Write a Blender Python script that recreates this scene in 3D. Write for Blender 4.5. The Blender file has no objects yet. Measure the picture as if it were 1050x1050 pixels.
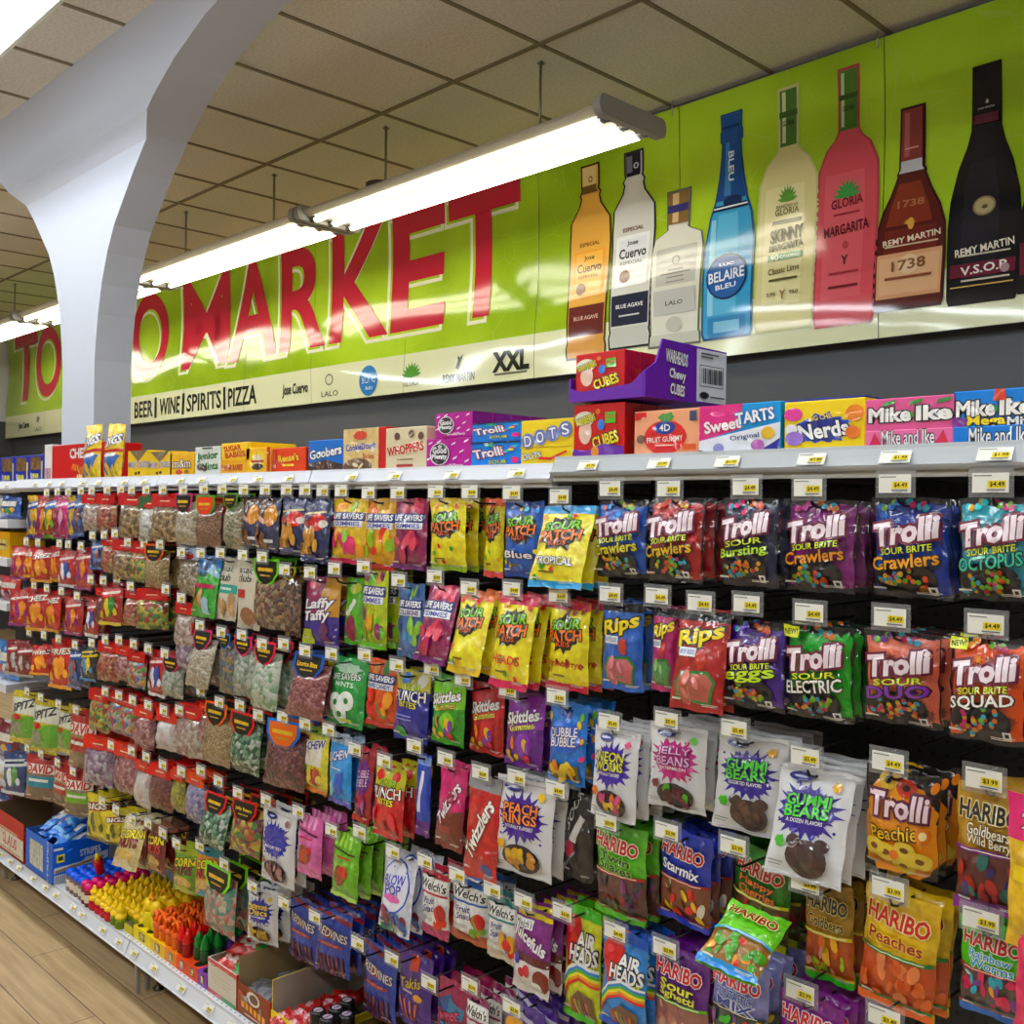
import bpy, bmesh, math, random
import numpy as np
from mathutils import Vector, Matrix
from mathutils.geometry import tessellate_polygon

# ---------------------------------------------------------------- camera, world, exposure
SC = bpy.context.scene
COL = SC.collection
CAMZ = 1.62
def cam_axes(yaw, pitch, roll):
    f = np.array([-math.sin(yaw)*math.cos(pitch), math.cos(yaw)*math.cos(pitch), math.sin(pitch)])
    r = np.array([math.cos(yaw), math.sin(yaw), 0.0]); u = np.cross(r, f)
    r2 = math.cos(roll)*r + math.sin(roll)*u; u2 = -math.sin(roll)*r + math.cos(roll)*u
    return r2, u2, f
RI, UP, FW = cam_axes(math.radians(45.8), math.radians(-.25), math.radians(.74))
cd = bpy.data.cameras.new('camera'); cd.sensor_width = 36; cd.lens = 36.0; cd.clip_start = .05
cam = bpy.data.objects.new('camera', cd); COL.objects.link(cam)
cam.matrix_world = Matrix(((RI[0], UP[0], -FW[0], 0), (RI[1], UP[1], -FW[1], 0), (RI[2], UP[2], -FW[2], CAMZ), (0, 0, 0, 1)))
SC.camera = cam
wd = bpy.data.worlds.new('world'); SC.world = wd; wd.use_nodes = True
wd.node_tree.nodes['Background'].inputs[0].default_value = (.9, .95, 1, 1)
wd.node_tree.nodes['Background'].inputs[1].default_value = .22
vs = SC.view_settings
vs.view_transform = 'Standard'; vs.look = 'None'; vs.gamma = 1; vs.use_curve_mapping = False
vs.exposure = 0.15
SC.cycles.use_denoising = True
SC.cycles.max_bounces = 8; SC.cycles.diffuse_bounces = 5; SC.cycles.glossy_bounces = 3
SC.cycles.transparent_max_bounces = 8; SC.cycles.transmission_bounces = 3
SC.cycles.sample_clamp_indirect = 6
TUBE_WARM = ((1, .92, .74), 10.0)      # colour and strength of the lamp row over the liquor wall
TUBE_COOL = ((.84, .93, 1), 22.0)      # the row over this aisle
TUBE_BACK = ((.88, .95, 1), 25.0)      # the row behind the viewer

def ray(px, py):
    return RI*((px-525)/1050) - UP*((py-525)/1050) + FW
def at(px, py, Y):
    r = ray(px, py); p = r*(Y/r[1]); p[2] += CAMZ; return p
def atx(px, py, X):
    r = ray(px, py); p = r*(X/r[0]); p[2] += CAMZ; return p
def atz(px, py, Z):
    r = ray(px, py); p = r*((Z-CAMZ)/r[2]); p[2] += CAMZ; return p

# ---------------------------------------------------------------- materials
def lin(h):
    h = h.lstrip('#')
    if len(h) == 3: h = ''.join(c*2 for c in h)
    o = []
    for i in (0, 2, 4):
        c = int(h[i:i+2], 16)/255
        o.append(c/12.92 if c <= .04045 else ((c+.055)/1.055)**2.4)
    return (*o, 1)
def rich(h):
    """process inks are a little purer than the colour sampled by eye"""
    c = lin(h); m = (c[0]+c[1]+c[2])/3
    return (*(min(1, max(.002, m+(v-m)*1.28)) for v in c[:3]), 1)
_M = {}
def nd(m, t, **k):
    n = m.node_tree.nodes.new(t)
    for a, v in k.items(): setattr(n, a, v)
    return n
def bump_noise(m, scale, strength, dist=.002, detail=2):
    t = m.node_tree; b = t.nodes['Principled BSDF']
    tc = nd(m, 'ShaderNodeTexCoord'); n = nd(m, 'ShaderNodeTexNoise'); bp = nd(m, 'ShaderNodeBump')
    n.inputs['Scale'].default_value = scale; n.inputs['Detail'].default_value = detail
    bp.inputs['Strength'].default_value = strength; bp.inputs['Distance'].default_value = dist
    t.links.new(tc.outputs['Object'], n.inputs['Vector']); t.links.new(n.outputs[0], bp.inputs['Height'])
    t.links.new(bp.outputs[0], b.inputs['Normal'])
    return n, tc
FIN = {'film': (.36, .45), 'ink': (.38, .45), 'matte': (.5, .4), 'paper': (.75, .3), 'card': (.42, .4), 'plastic': (.25, .5), 'metal': (.35, .5), 'paint': (.6, .35), 'sign': (.09, .5)}
def mt(col, fin='ink'):
    k = (col, fin)
    if k in _M: return _M[k]
    m = bpy.data.materials.new(f'{fin}_{col}'); m.use_nodes = True
    b = m.node_tree.nodes['Principled BSDF']
    r, s = FIN[fin]
    b.inputs['Base Color'].default_value = rich(col) if fin in ('film', 'ink', 'card', 'plastic') else lin(col); b.inputs['Roughness'].default_value = r
    b.inputs['Specular IOR Level'].default_value = s
    if fin == 'metal': b.inputs['Metallic'].default_value = 1
    if fin in ('film', 'ink'):
        bump_noise(m, 26, .35, .005, 3)
        b.inputs['Coat Weight'].default_value = 1; b.inputs['Coat Roughness'].default_value = .05; b.inputs['Coat IOR'].default_value = 1.55
        t = m.node_tree; n2 = nd(m, 'ShaderNodeTexNoise'); n2.inputs['Scale'].default_value = 17; n2.inputs['Detail'].default_value = 1.2; n2.inputs['Distortion'].default_value = 1.4
        tc2 = nd(m, 'ShaderNodeTexCoord'); b2 = nd(m, 'ShaderNodeBump'); b2.inputs['Strength'].default_value = 1; b2.inputs['Distance'].default_value = .019
        t.links.new(tc2.outputs['Object'], n2.inputs['Vector']); t.links.new(n2.outputs[0], b2.inputs['Height']); t.links.new(b2.outputs[0], b.inputs['Coat Normal'])
    if fin == 'matte': bump_noise(m, 30, .3, .004)
    if fin == 'film':   # printed mottling of the foil
        t = m.node_tree; tc = nd(m, 'ShaderNodeTexCoord'); n = nd(m, 'ShaderNodeTexNoise'); n.inputs['Scale'].default_value = 55; n.inputs['Detail'].default_value = 5
        r_ = nd(m, 'ShaderNodeValToRGB'); r_.color_ramp.elements[0].position = .36; r_.color_ramp.elements[1].position = .66
        c = rich(col); r_.color_ramp.elements[0].color = (c[0]*.8, c[1]*.8, c[2]*.8, 1); r_.color_ramp.elements[1].color = (min(1, c[0]*1.2+.01), min(1, c[1]*1.2+.01), min(1, c[2]*1.2+.01), 1)
        t.links.new(tc.outputs['Object'], n.inputs[0]); t.links.new(n.outputs[0], r_.inputs[0]); t.links.new(r_.outputs[0], b.inputs['Base Color'])
    _M[k] = m; return m
def fill(name, cols, scale=90, gloss=.25, film=.5):
    """loose sweets or nuts seen through a clear film"""
    k = ('fill', name)
    if k in _M: return _M[k]
    m = bpy.data.materials.new('contents_'+name); m.use_nodes = True; t = m.node_tree
    b = t.nodes['Principled BSDF']
    tc = nd(m, 'ShaderNodeTexCoord'); v = nd(m, 'ShaderNodeTexVoronoi'); rp = nd(m, 'ShaderNodeValToRGB')
    sp = nd(m, 'ShaderNodeSeparateColor'); bp = nd(m, 'ShaderNodeBump')
    v.inputs['Scale'].default_value = scale
    rp.color_ramp.interpolation = 'CONSTANT'
    e = rp.color_ramp.elements
    while len(e) < len(cols): e.new(.5)
    for i, c in enumerate(cols):
        e[i].position = i/len(cols); e[i].color = lin(c)
    bp.inputs['Strength'].default_value = .7; bp.inputs['Distance'].default_value = .006; bp.invert = True
    t.links.new(tc.outputs['Object'], v.inputs['Vector']); t.links.new(v.outputs['Color'], sp.inputs[0])
    t.links.new(sp.outputs[0], rp.inputs[0]); t.links.new(rp.outputs[0], b.inputs['Base Color'])
    t.links.new(v.outputs['Distance'], bp.inputs['Height']); t.links.new(bp.outputs[0], b.inputs['Normal'])
    b.inputs['Roughness'].default_value = .45
    b.inputs['Coat Weight'].default_value = 1; b.inputs['Coat Roughness'].default_value = .06; b.inputs['Coat IOR'].default_value = 1.6
    n2 = nd(m, 'ShaderNodeTexNoise'); n2.inputs['Scale'].default_value = 15; n2.inputs['Detail'].default_value = 1.2; b2 = nd(m, 'ShaderNodeBump')
    b2.inputs['Strength'].default_value = 1; b2.inputs['Distance'].default_value = .02
    t.links.new(tc.outputs['Object'], n2.inputs['Vector']); t.links.new(n2.outputs[0], b2.inputs['Height'])
    t.links.new(b2.outputs[0], b.inputs['Coat Normal'])
    _M[k] = m; return m
def clear_mat():
    if 'clear' in _M: return _M['clear']
    m = bpy.data.materials.new('clear_plastic'); m.use_nodes = True; t = m.node_tree
    for n in list(t.nodes): t.nodes.remove(n)
    o = nd(m, 'ShaderNodeOutputMaterial'); mx = nd(m, 'ShaderNodeMixShader'); tr = nd(m, 'ShaderNodeBsdfTransparent')
    pb = nd(m, 'ShaderNodeBsdfPrincipled'); pb.inputs['Base Color'].default_value = (.55, .56, .57, 1); pb.inputs['Roughness'].default_value = .15
    mx.inputs[0].default_value = .2
    t.links.new(tr.outputs[0], mx.inputs[1]); t.links.new(pb.outputs[0], mx.inputs[2]); t.links.new(mx.outputs[0], o.inputs[0])
    _M['clear'] = m; return m
def emit(col, s):
    k = ('emit', col, s)
    if k in _M: return _M[k]
    m = bpy.data.materials.new('lit_tube'); m.use_nodes = True; b = m.node_tree.nodes['Principled BSDF']
    b.inputs['Base Color'].default_value = (.8, .8, .8, 1)
    b.inputs['Emission Color'].default_value = (*col, 1); b.inputs['Emission Strength'].default_value = s
    _M[k] = m; return m

# ---------------------------------------------------------------- mesh assembly
_CUT = {}
def cut_art(key, A, us, vs):
    """printed shapes cut along the cell lines of the surface they are wrapped on, so that they lie on it without gaps"""
    if key in _CUT: return _CUT[key]
    bm = bmesh.new(); cols = []
    for k, (V, faces, c, fin) in enumerate(A):
        if (c, fin) not in cols: cols.append((c, fin))
        m = cols.index((c, fin)); vv = [bm.verts.new((float(x), float(y), k)) for x, y in V]
        for f in faces:
            try: bm.faces.new([vv[i] for i in f]).material_index = m
            except ValueError: pass
    for ax, cs in ((0, us), (1, vs)):
        for i, c in enumerate(cs):
            co = [0, 0, 0]; co[ax] = c; no = [0, 0, 0]; no[ax] = 1
            bmesh.ops.bisect_plane(bm, geom=bm.verts[:]+bm.edges[:]+bm.faces[:], dist=1e-6, plane_co=co, plane_no=no, clear_inner=i == 0, clear_outer=i == len(cs)-1)
    bm.verts.index_update(); W = np.array([v.co[:] for v in bm.verts]).reshape(-1, 3); g = {}
    for f in bm.faces: g.setdefault(cols[f.material_index], []).append(tuple(v.index for v in f.verts))
    bm.free(); _CUT[key] = (W[:, :2], np.round(W[:, 2]), g); return _CUT[key]
class MA:
    def __init__(s): s.V = []; s.F = []; s.I = []; s.S = []; s.mats = []
    def mi(s, m):
        if m not in s.mats: s.mats.append(m)
        return s.mats.index(m)
    def add(s, V, F, m, smooth=False):
        n = len(s.V); i = s.mi(m)
        s.V.extend([tuple(map(float, v)) for v in V])
        s.F.extend([tuple(n+k for k in f) for f in F]); s.I.extend([i]*len(F)); s.S.extend([smooth]*len(F))
    def box(s, x0, x1, y0, y1, z0, z1, m, bv=0):
        if bv:
            bm = bmesh.new(); bmesh.ops.create_cube(bm, size=1)
            for v in bm.verts: v.co = Vector(((x0+x1)/2+v.co.x*(x1-x0), (y0+y1)/2+v.co.y*(y1-y0), (z0+z1)/2+v.co.z*(z1-z0)))
            bmesh.ops.bevel(bm, geom=list(bm.edges), offset=bv, segments=1, affect='EDGES')
            bm.verts.index_update()
            s.add([v.co for v in bm.verts], [[v.index for v in f.verts] for f in bm.faces], m); bm.free(); return
        V = [(x, y, z) for x in (x0, x1) for y in (y0, y1) for z in (z0, z1)]
        s.add(V, [(0, 1, 3, 2), (4, 6, 7, 5), (0, 4, 5, 1), (2, 3, 7, 6), (0, 2, 6, 4), (1, 5, 7, 3)], m)
    def lathe(s, prof, c, m, n=12, axis='z', smooth=True, cap=True):
        V = []; F = []
        for r, z in prof:
            for k in range(n):
                a = 2*math.pi*k/n; p = (r*math.cos(a), r*math.sin(a), z)
                if axis == 'x': p = (p[2], p[0], p[1])
                if axis == 'y': p = (p[1], p[2], p[0])
                V.append((c[0]+p[0], c[1]+p[1], c[2]+p[2]))
        for i in range(len(prof)-1):
            for k in range(n):
                F.append((i*n+k, i*n+(k+1) % n, (i+1)*n+(k+1) % n, (i+1)*n+k))
        if cap: F.append(tuple(range(n-1, -1, -1))); F.append(tuple((len(prof)-1)*n+k for k in range(n)))
        s.add(V, F, m, smooth)
    def tube(s, pts, r, m, n=6):
        P = [Vector(p) for p in pts]; V = []; F = []
        for i, p in enumerate(P):
            d = (P[min(i+1, len(P)-1)]-P[max(i-1, 0)]).normalized()
            a = d.orthogonal().normalized(); 
            if abs(d.z) < .9: a = d.cross(Vector((0, 0, 1))).normalized()
            else: a = d.cross(Vector((0, 1, 0))).normalized()
            b = d.cross(a)
            for k in range(n):
                t = 2*math.pi*k/n; V.append(p+a*(r*math.cos(t))+b*(r*math.sin(t)))
        for i in range(len(P)-1):
            for k in range(n): F.append((i*n+k, i*n+(k+1) % n, (i+1)*n+(k+1) % n, (i+1)*n+k))
        F.append(tuple(range(n-1, -1, -1))); F.append(tuple((len(P)-1)*n+k for k in range(n)))
        s.add(V, F, m, True)
    def grid(s, fn, nu, nv, m, smooth=True, flip=False):
        u, v = np.meshgrid(np.linspace(0, 1, nu+1), np.linspace(0, 1, nv+1))
        P = fn(u.ravel(), v.ravel()); F = []
        for j in range(nv):
            for i in range(nu):
                a = j*(nu+1)+i; q = (a, a+1, a+nu+2, a+nu+1); F.append(q[::-1] if flip else q)
        s.add(P, F, m, smooth)
    def art(s, A, F, smooth=True, base=.0007, step=.0002):
        for k, (V, faces, c, fin) in enumerate(A):
            V = np.asarray(V)
            s.add(F(V[:, 0], V[:, 1], base+step*k), faces, mt(c, fin) if isinstance(c, str) else c, smooth)
    def art_cut(s, key, A, us, vs, fn, smooth=True, base=.0008, step=.00022):
        U, L, groups = cut_art(key, A, us, vs)
        if not len(U): return
        n = len(s.V); Pn = fn(U[:, 0], U[:, 1], base+step*L)
        s.V.extend(map(tuple, Pn.tolist()))
        for (c, fin), F in groups.items():
            i = s.mi(mt(c, fin) if isinstance(c, str) else c)
            s.F.extend([tuple(n+k for k in f) for f in F]); s.I.extend([i]*len(F)); s.S.extend([smooth]*len(F))
    def prism(s, poly, ax, a, b, m):
        """polygon (2-D, in the two other axes) pushed along axis ax from a to b"""
        def P(p, t):
            return {'x': (t, p[0], p[1]), 'y': (p[0], t, p[1]), 'z': (p[0], p[1], t)}[ax]
        n = len(poly); V = [P(p, a) for p in poly]+[P(p, b) for p in poly]
        tr = tessellate_polygon([[Vector((p[0], p[1], 0)) for p in poly]])
        bm = bmesh.new(); vs_ = [bm.verts.new(v) for v in V]
        for t in tr:
            for o in (0, n):
                try: bm.faces.new([vs_[i+o] for i in t])
                except ValueError: pass
        for i in range(n): bm.faces.new([vs_[i], vs_[(i+1) % n], vs_[n+(i+1) % n], vs_[n+i]])
        bmesh.ops.recalc_face_normals(bm, faces=bm.faces); bm.verts.index_update()
        s.add([v.co for v in bm.verts], [[v.index for v in f.verts] for f in bm.faces], m); bm.free()
    def mesh(s, name):
        me = bpy.data.meshes.new(name); me.from_pydata(s.V, [], s.F)
        for m in s.mats: me.materials.append(m)
        me.polygons.foreach_set('material_index', s.I); me.polygons.foreach_set('use_smooth', s.S); me.update()
        return me
    def obj(s, name, parent=None, loc=None):
        return link(name, s.mesh(name), parent, loc)
def link(name, me, parent=None, loc=None):
    o = bpy.data.objects.new(name, me); COL.objects.link(o)
    if parent: o.parent = parent
    if loc is not None: o.location = loc
    return o
def tag(o, label=None, cat=None, group=None, kind=None):
    for k, v in (('label', label), ('category', cat), ('group', group), ('kind', kind)):
        if v: o[k] = v
    return o
def empty(name, loc, label, cat, group=None):
    o = bpy.data.objects.new(name, None); COL.objects.link(o); o.location = loc; o.empty_display_size = .1
    return tag(o, label, cat, group)
def struct(o): o['kind'] = 'structure'; return o
def dup(o, loc=None, rot=None, label=None, group=None):
    c = o.copy(); COL.objects.link(c)
    if loc is not None: c.location = loc
    if rot is not None: c.rotation_euler = rot
    if label: c['label'] = label
    if group: c['group'] = group
    for ch in o.children:
        d = ch.copy(); COL.objects.link(d); d.parent = c
        for g in ch.children:
            e = g.copy(); COL.objects.link(e); e.parent = d
    return c
def rebase(root, loc):
    """children were built in room coordinates: put the root at its base and keep them in place"""
    root.location = loc
    for ch in root.children: ch.location = tuple(a-b for a, b in zip(ch.location, loc))
ORD = 'first second third fourth fifth sixth seventh eighth ninth tenth eleventh twelfth thirteenth fourteenth fifteenth sixteenth'.split()

# ---------------------------------------------------------------- printed artwork: flat shapes in u, v (0..1) wrapped on a surface
def R(x, y, w, h, c, fin='ink'):
    nu, nv = max(1, round(w/.1)), max(1, round(h/.1)); V = []; F = []
    for j in range(nv+1):
        for i in range(nu+1): V.append((x-w/2+w*i/nu, y-h/2+h*j/nv))
    for j in range(nv):
        for i in range(nu): a = j*(nu+1)+i; F.append((a, a+1, a+nu+2, a+nu+1))
    return [(V, F, c, fin)]
def rings(fn, n, c, fin='ink', k=3):
    V = [fn(0, 0)]; F = []
    for j in range(1, k+1):
        for i in range(n): V.append(fn(j/k, i))
    for i in range(n): F.append((0, 1+i, 1+(i+1) % n))
    for j in range(k-1):
        a = 1+j*n
        for i in range(n): F.append((a+i, a+n+i, a+n+(i+1) % n, a+(i+1) % n))
    return [(V, F, c, fin)]
def E(x, y, rx, ry, c, rot=0, n=14):
    cr, sr = math.cos(rot), math.sin(rot)
    def fn(r, i):
        t = 2*math.pi*i/n; a, b = rx*r*math.cos(t), ry*r*math.sin(t)
        return (x+a*cr-b*sr, y+a*sr+b*cr)
    return rings(fn, n, c, k=max(1, min(3, round(max(rx, ry)/.08))))
def S(x, y, rx, ry, c, n=11, seed=1, lo=.62):
    rg = random.Random(seed); rad = [(1-rg.random()*.25 if i % 2 == 0 else lo+rg.random()*.1) for i in range(2*n)]
    def fn(r, i):
        t = math.pi*i/n; q = rad[i] if r > .99 else .9*lo*1.5*r if False else rad[i]*r
        return (x+rx*q*math.cos(t), y+ry*q*math.sin(t))
    return rings(fn, 2*n, c, k=3)
def P(pts, c, fin='ink'):
    tr = tessellate_polygon([[Vector((p[0], p[1], 0)) for p in pts]])
    F = []
    for t in tr:
        a, b, d = (pts[i] for i in t)
        F.append(tuple(t) if (b[0]-a[0])*(d[1]-a[1])-(b[1]-a[1])*(d[0]-a[0]) > 0 else tuple(t[::-1]))
    return [(pts, F, c, fin)]
_T = {}
def glyphs(s, off, res=2):
    if len(s) <= 1: res = 7
    k = (s, off)
    if k in _T: return _T[k]
    cu = bpy.data.curves.new('print', 'FONT'); cu.body = s; cu.size = 1; cu.offset = off; cu.resolution_u = res; cu.fill_mode = 'FRONT'
    ob = bpy.data.objects.new('print', cu)
    me = bpy.data.meshes.new_from_object(ob)
    V = np.array([v.co[:2] for v in me.vertices]) if len(me.vertices) else np.zeros((0, 2))
    F = [tuple(p.vertices) for p in me.polygons if True]
    G = []
    for f in F:
        a, b, c = V[f[0]], V[f[1]], V[f[2]]
        G.append(f if (b[0]-a[0])*(c[1]-a[1])-(b[1]-a[1])*(c[0]-a[0]) > 0 else f[::-1])
    bpy.data.meshes.remove(me); bpy.data.objects.remove(ob); bpy.data.curves.remove(cu)
    _T[k] = (V, G); return _T[k]
_TC = {}
def glyphs_cut(s, off, nu, nv):
    k = (s, off, nu, nv)
    if k in _TC: return _TC[k]
    V, F = glyphs(s, off)
    if nu+nv and len(V):
        bm = bmesh.new(); vv = [bm.verts.new((x, y, 0)) for x, y in V]
        for f in F:
            try: bm.faces.new([vv[i] for i in f])
            except ValueError: pass
        lo, hi = V.min(0), V.max(0)
        for ax, n in ((0, nu), (1, nv)):
            for i in range(1, n+1):
                c = [0, 0, 0]; c[ax] = lo[ax]+(hi[ax]-lo[ax])*i/(n+1); no = [0, 0, 0]; no[ax] = 1
                bmesh.ops.bisect_plane(bm, geom=bm.verts[:]+bm.edges[:]+bm.faces[:], plane_co=c, plane_no=no)
        bm.verts.index_update()
        V = np.array([v.co[:2] for v in bm.verts]); F = [tuple(v.index for v in f.verts) for f in bm.faces]; bm.free()
    _TC[k] = (V, F); return _TC[k]
def T(s, x, y, w, h, c, out=None, rot=0, sh=0, ow=.05, bold=.012, cut=True, asp=1.0, fin='ink'):
    """text stretched to a w x h box centred on x, y; out = colour of an outline behind it; rot in degrees"""
    V0, _ = glyphs(s, 0.0)
    if not s or not len(V0): return []
    lo, hi = V0.min(0), V0.max(0); sz = hi-lo; o = []
    a = math.radians(rot); cr, sr = math.cos(a), math.sin(a)
    nu, nv = (max(0, round(w/.12)-1), max(0, round(h/.12)-1)) if cut else (0, 0)
    lay = [(out, bold+ow), (c, bold)] if out else [(c, bold)]
    for col, off in lay:
        V, F = glyphs_cut(s, off, nu, nv)
        q = (V-lo)/sz-.5; X = q[:, 0]*w+sh*q[:, 1]*h; Y = q[:, 1]*h
        o.append((np.stack([x+X*cr-Y*sr/asp, y+X*sr*asp+Y*cr], 1), F, col, fin))
    return o
def cat(*a):
    o = []
    for x in a: o += [x] if isinstance(x, tuple) else x
    return o
def blobs(x, y, w, h, cols, n, seed, r=.06, asp=.8):
    rg = random.Random(seed); o = []
    for i in range(n):
        q = r*(.7+.6*rg.random())
        o += E(x+(rg.random()-.5)*w, y+(rg.random()-.5)*h, q, q*asp*(.6+.5*rg.random()), rg.choice(cols), rg.random()*3, 10)
    return o

# ---------------------------------------------------------------- the room
HC = CAMZ+2.18                       # ceiling height
XL, XR, YB, YF = -13.75, 5.2, 4.5, -5.2
def room_mats():
    m = bpy.data.materials.new('wood_look_tile'); m.use_nodes = True; t = m.node_tree; b = t.nodes['Principled BSDF']
    tc = nd(m, 'ShaderNodeTexCoord'); mp = nd(m, 'ShaderNodeMapping'); br = nd(m, 'ShaderNodeTexBrick')
    mp.inputs['Location'].default_value = (.18, .012, 0)
    br.offset = .37; br.inputs['Scale'].default_value = 1; br.inputs['Brick Width'].default_value = .9; br.inputs['Row Height'].default_value = .148
    br.inputs['Mortar Size'].default_value = .002; br.inputs['Color1'].default_value = lin('dcc199'); br.inputs['Color2'].default_value = lin('caad82'); br.inputs['Mortar'].default_value = lin('6a5c48')
    mp2 = nd(m, 'ShaderNodeMapping'); mp2.inputs['Scale'].default_value = (2.2, 26, 1); n = nd(m, 'ShaderNodeTexNoise'); n.inputs['Scale'].default_value = 1.6; n.inputs['Detail'].default_value = 5
    mx = nd(m, 'ShaderNodeMix', data_type='RGBA', blend_type='MULTIPLY'); rp = nd(m, 'ShaderNodeValToRGB')
    rp.color_ramp.elements[0].position = .3; rp.color_ramp.elements[0].color = (.62, .56, .48, 1); rp.color_ramp.elements[1].position = .65; rp.color_ramp.elements[1].color = (1, 1, 1, 1)
    mx.inputs[0].default_value = .75
    t.links.new(tc.outputs['Object'], mp.inputs[0]); t.links.new(mp.outputs[0], br.inputs[0]); t.links.new(tc.outputs['Object'], mp2.inputs[0]); t.links.new(mp2.outputs[0], n.inputs[0])
    t.links.new(n.outputs[0], rp.inputs[0]); t.links.new(br.outputs[0], mx.inputs[6]); t.links.new(rp.outputs[0], mx.inputs[7]); t.links.new(mx.outputs[2], b.inputs['Base Color'])
    b.inputs['Roughness'].default_value = .38
    c = bpy.data.materials.new('ceiling_tile'); c.use_nodes = True; t = c.node_tree; b = t.nodes['Principled BSDF']
    tc = nd(c, 'ShaderNodeTexCoord'); n = nd(c, 'ShaderNodeTexNoise'); n.inputs['Scale'].default_value = 70; n.inputs['Detail'].default_value = 4; rp = nd(c, 'ShaderNodeValToRGB')
    rp.color_ramp.elements[0].position = .35; rp.color_ramp.elements[0].color = lin('d8d2c6'); rp.color_ramp.elements[1].position = .62; rp.color_ramp.elements[1].color = lin('e8e3d8')
    bp = nd(c, 'ShaderNodeBump'); bp.inputs['Strength'].default_value = .5; bp.inputs['Distance'].default_value = .004
    t.links.new(tc.outputs['Object'], n.inputs[0]); t.links.new(n.outputs[0], rp.inputs[0]); t.links.new(rp.outputs[0], b.inputs['Base Color']); t.links.new(n.outputs[0], bp.inputs['Height']); t.links.new(bp.outputs[0], b.inputs['Normal'])
    b.inputs['Roughness'].default_value = .9
    w = bpy.data.materials.new('two_tone_wall'); w.use_nodes = True; t = w.node_tree; b = t.nodes['Principled BSDF']
    tc = nd(w, 'ShaderNodeTexCoord'); sx = nd(w, 'ShaderNodeSeparateXYZ'); gt = nd(w, 'ShaderNodeMath', operation='GREATER_THAN'); gt.inputs[1].default_value = CAMZ+1.0
    mx = nd(w, 'ShaderNodeMix', data_type='RGBA'); mx.inputs[6].default_value = lin('4b4d51'); mx.inputs[7].default_value = lin('d9dade')
    t.links.new(tc.outputs['Object'], sx.inputs[0]); t.links.new(sx.outputs[2], gt.inputs[0]); t.links.new(gt.outputs[0], mx.inputs[0]); t.links.new(mx.outputs[2], b.inputs['Base Color']); b.inputs['Roughness'].default_value = .6
    g = bpy.data.materials.new('pegboard'); g.use_nodes = True; t = g.node_tree; b = t.nodes['Principled BSDF']
    tc = nd(g, 'ShaderNodeTexCoord'); sx = nd(g, 'ShaderNodeSeparateXYZ'); t.links.new(tc.outputs['Object'], sx.inputs[0]); ds = []
    for ax in (0, 2):
        mu = nd(g, 'ShaderNodeMath', operation='MULTIPLY'); mu.inputs[1].default_value = 1/.0254; fr = nd(g, 'ShaderNodeMath', operation='FRACT'); sb = nd(g, 'ShaderNodeMath', operation='SUBTRACT'); sb.inputs[1].default_value = .5; pw = nd(g, 'ShaderNodeMath', operation='POWER'); pw.inputs[1].default_value = 2
        t.links.new(sx.outputs[ax], mu.inputs[0]); t.links.new(mu.outputs[0], fr.inputs[0]); t.links.new(fr.outputs[0], sb.inputs[0]); ab = nd(g, 'ShaderNodeMath', operation='ABSOLUTE'); t.links.new(sb.outputs[0], ab.inputs[0]); t.links.new(ab.outputs[0], pw.inputs[0]); ds.append(pw)
    ad = nd(g, 'ShaderNodeMath', operation='ADD'); lt = nd(g, 'ShaderNodeMath', operation='LESS_THAN'); lt.inputs[1].default_value = .03
    t.links.new(ds[0].outputs[0], ad.inputs[0]); t.links.new(ds[1].outputs[0], ad.inputs[1]); t.links.new(ad.outputs[0], lt.inputs[0])
    mx = nd(g, 'ShaderNodeMix', data_type='RGBA'); mx.inputs[6].default_value = lin('26282c'); mx.inputs[7].default_value = lin('050506'); t.links.new(lt.outputs[0], mx.inputs[0]); t.links.new(mx.outputs[2], b.inputs['Base Color']); b.inputs['Roughness'].default_value = .5
    return m, c, w, g
M_FLOOR, M_CEIL, M_TWO, M_PEG = room_mats()
a = MA(); a.box(XL-.1, XR, YF, YB+.1, -.08, 0, M_FLOOR); struct(a.obj('floor'))
a = MA(); a.box(XL-.1, XR, YF, YB+.1, HC, HC+.08, M_CEIL); struct(a.obj('ceiling'))
a = MA(); a.box(XL, XR, YB, YB+.1, 0, HC, mt('55575b', 'paint')); struct(a.obj('wall_back'))
a = MA(); a.box(XL-.1, XL, YF, YB, 0, HC, M_TWO); struct(a.obj('wall_left'))
a = MA(); a.box(XL-.1, XR, YF-.1, YF, 0, HC, mt('cfccc4', 'paint')); struct(a.obj('wall_front'))
a = MA(); a.box(XR, XR+.1, YF-.1, YB+.1, 0, HC, mt('cfccc4', 'paint')); struct(a.obj('wall_right'))
# ceiling suspension grid
a = MA(); g = mt('857a62', 'paint')
x = -3.385+.61*14
while x > XL: a.box(x-.012, x+.012, YF, YB, HC-.006, HC+.002, g); x -= .61
for k in range(-7, 2): y = 3.43+1.22*k; a.box(XL, XR, y-.013, y+.013, HC-.007, HC+.002, g)
struct(a.obj('trim_1'))
a = MA(); g2 = mt('5c5d60', 'paint'); a.box(XL, XR, YB-.03, YB, HC-.035, HC, g2); struct(a.obj('trim_2'))
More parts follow.
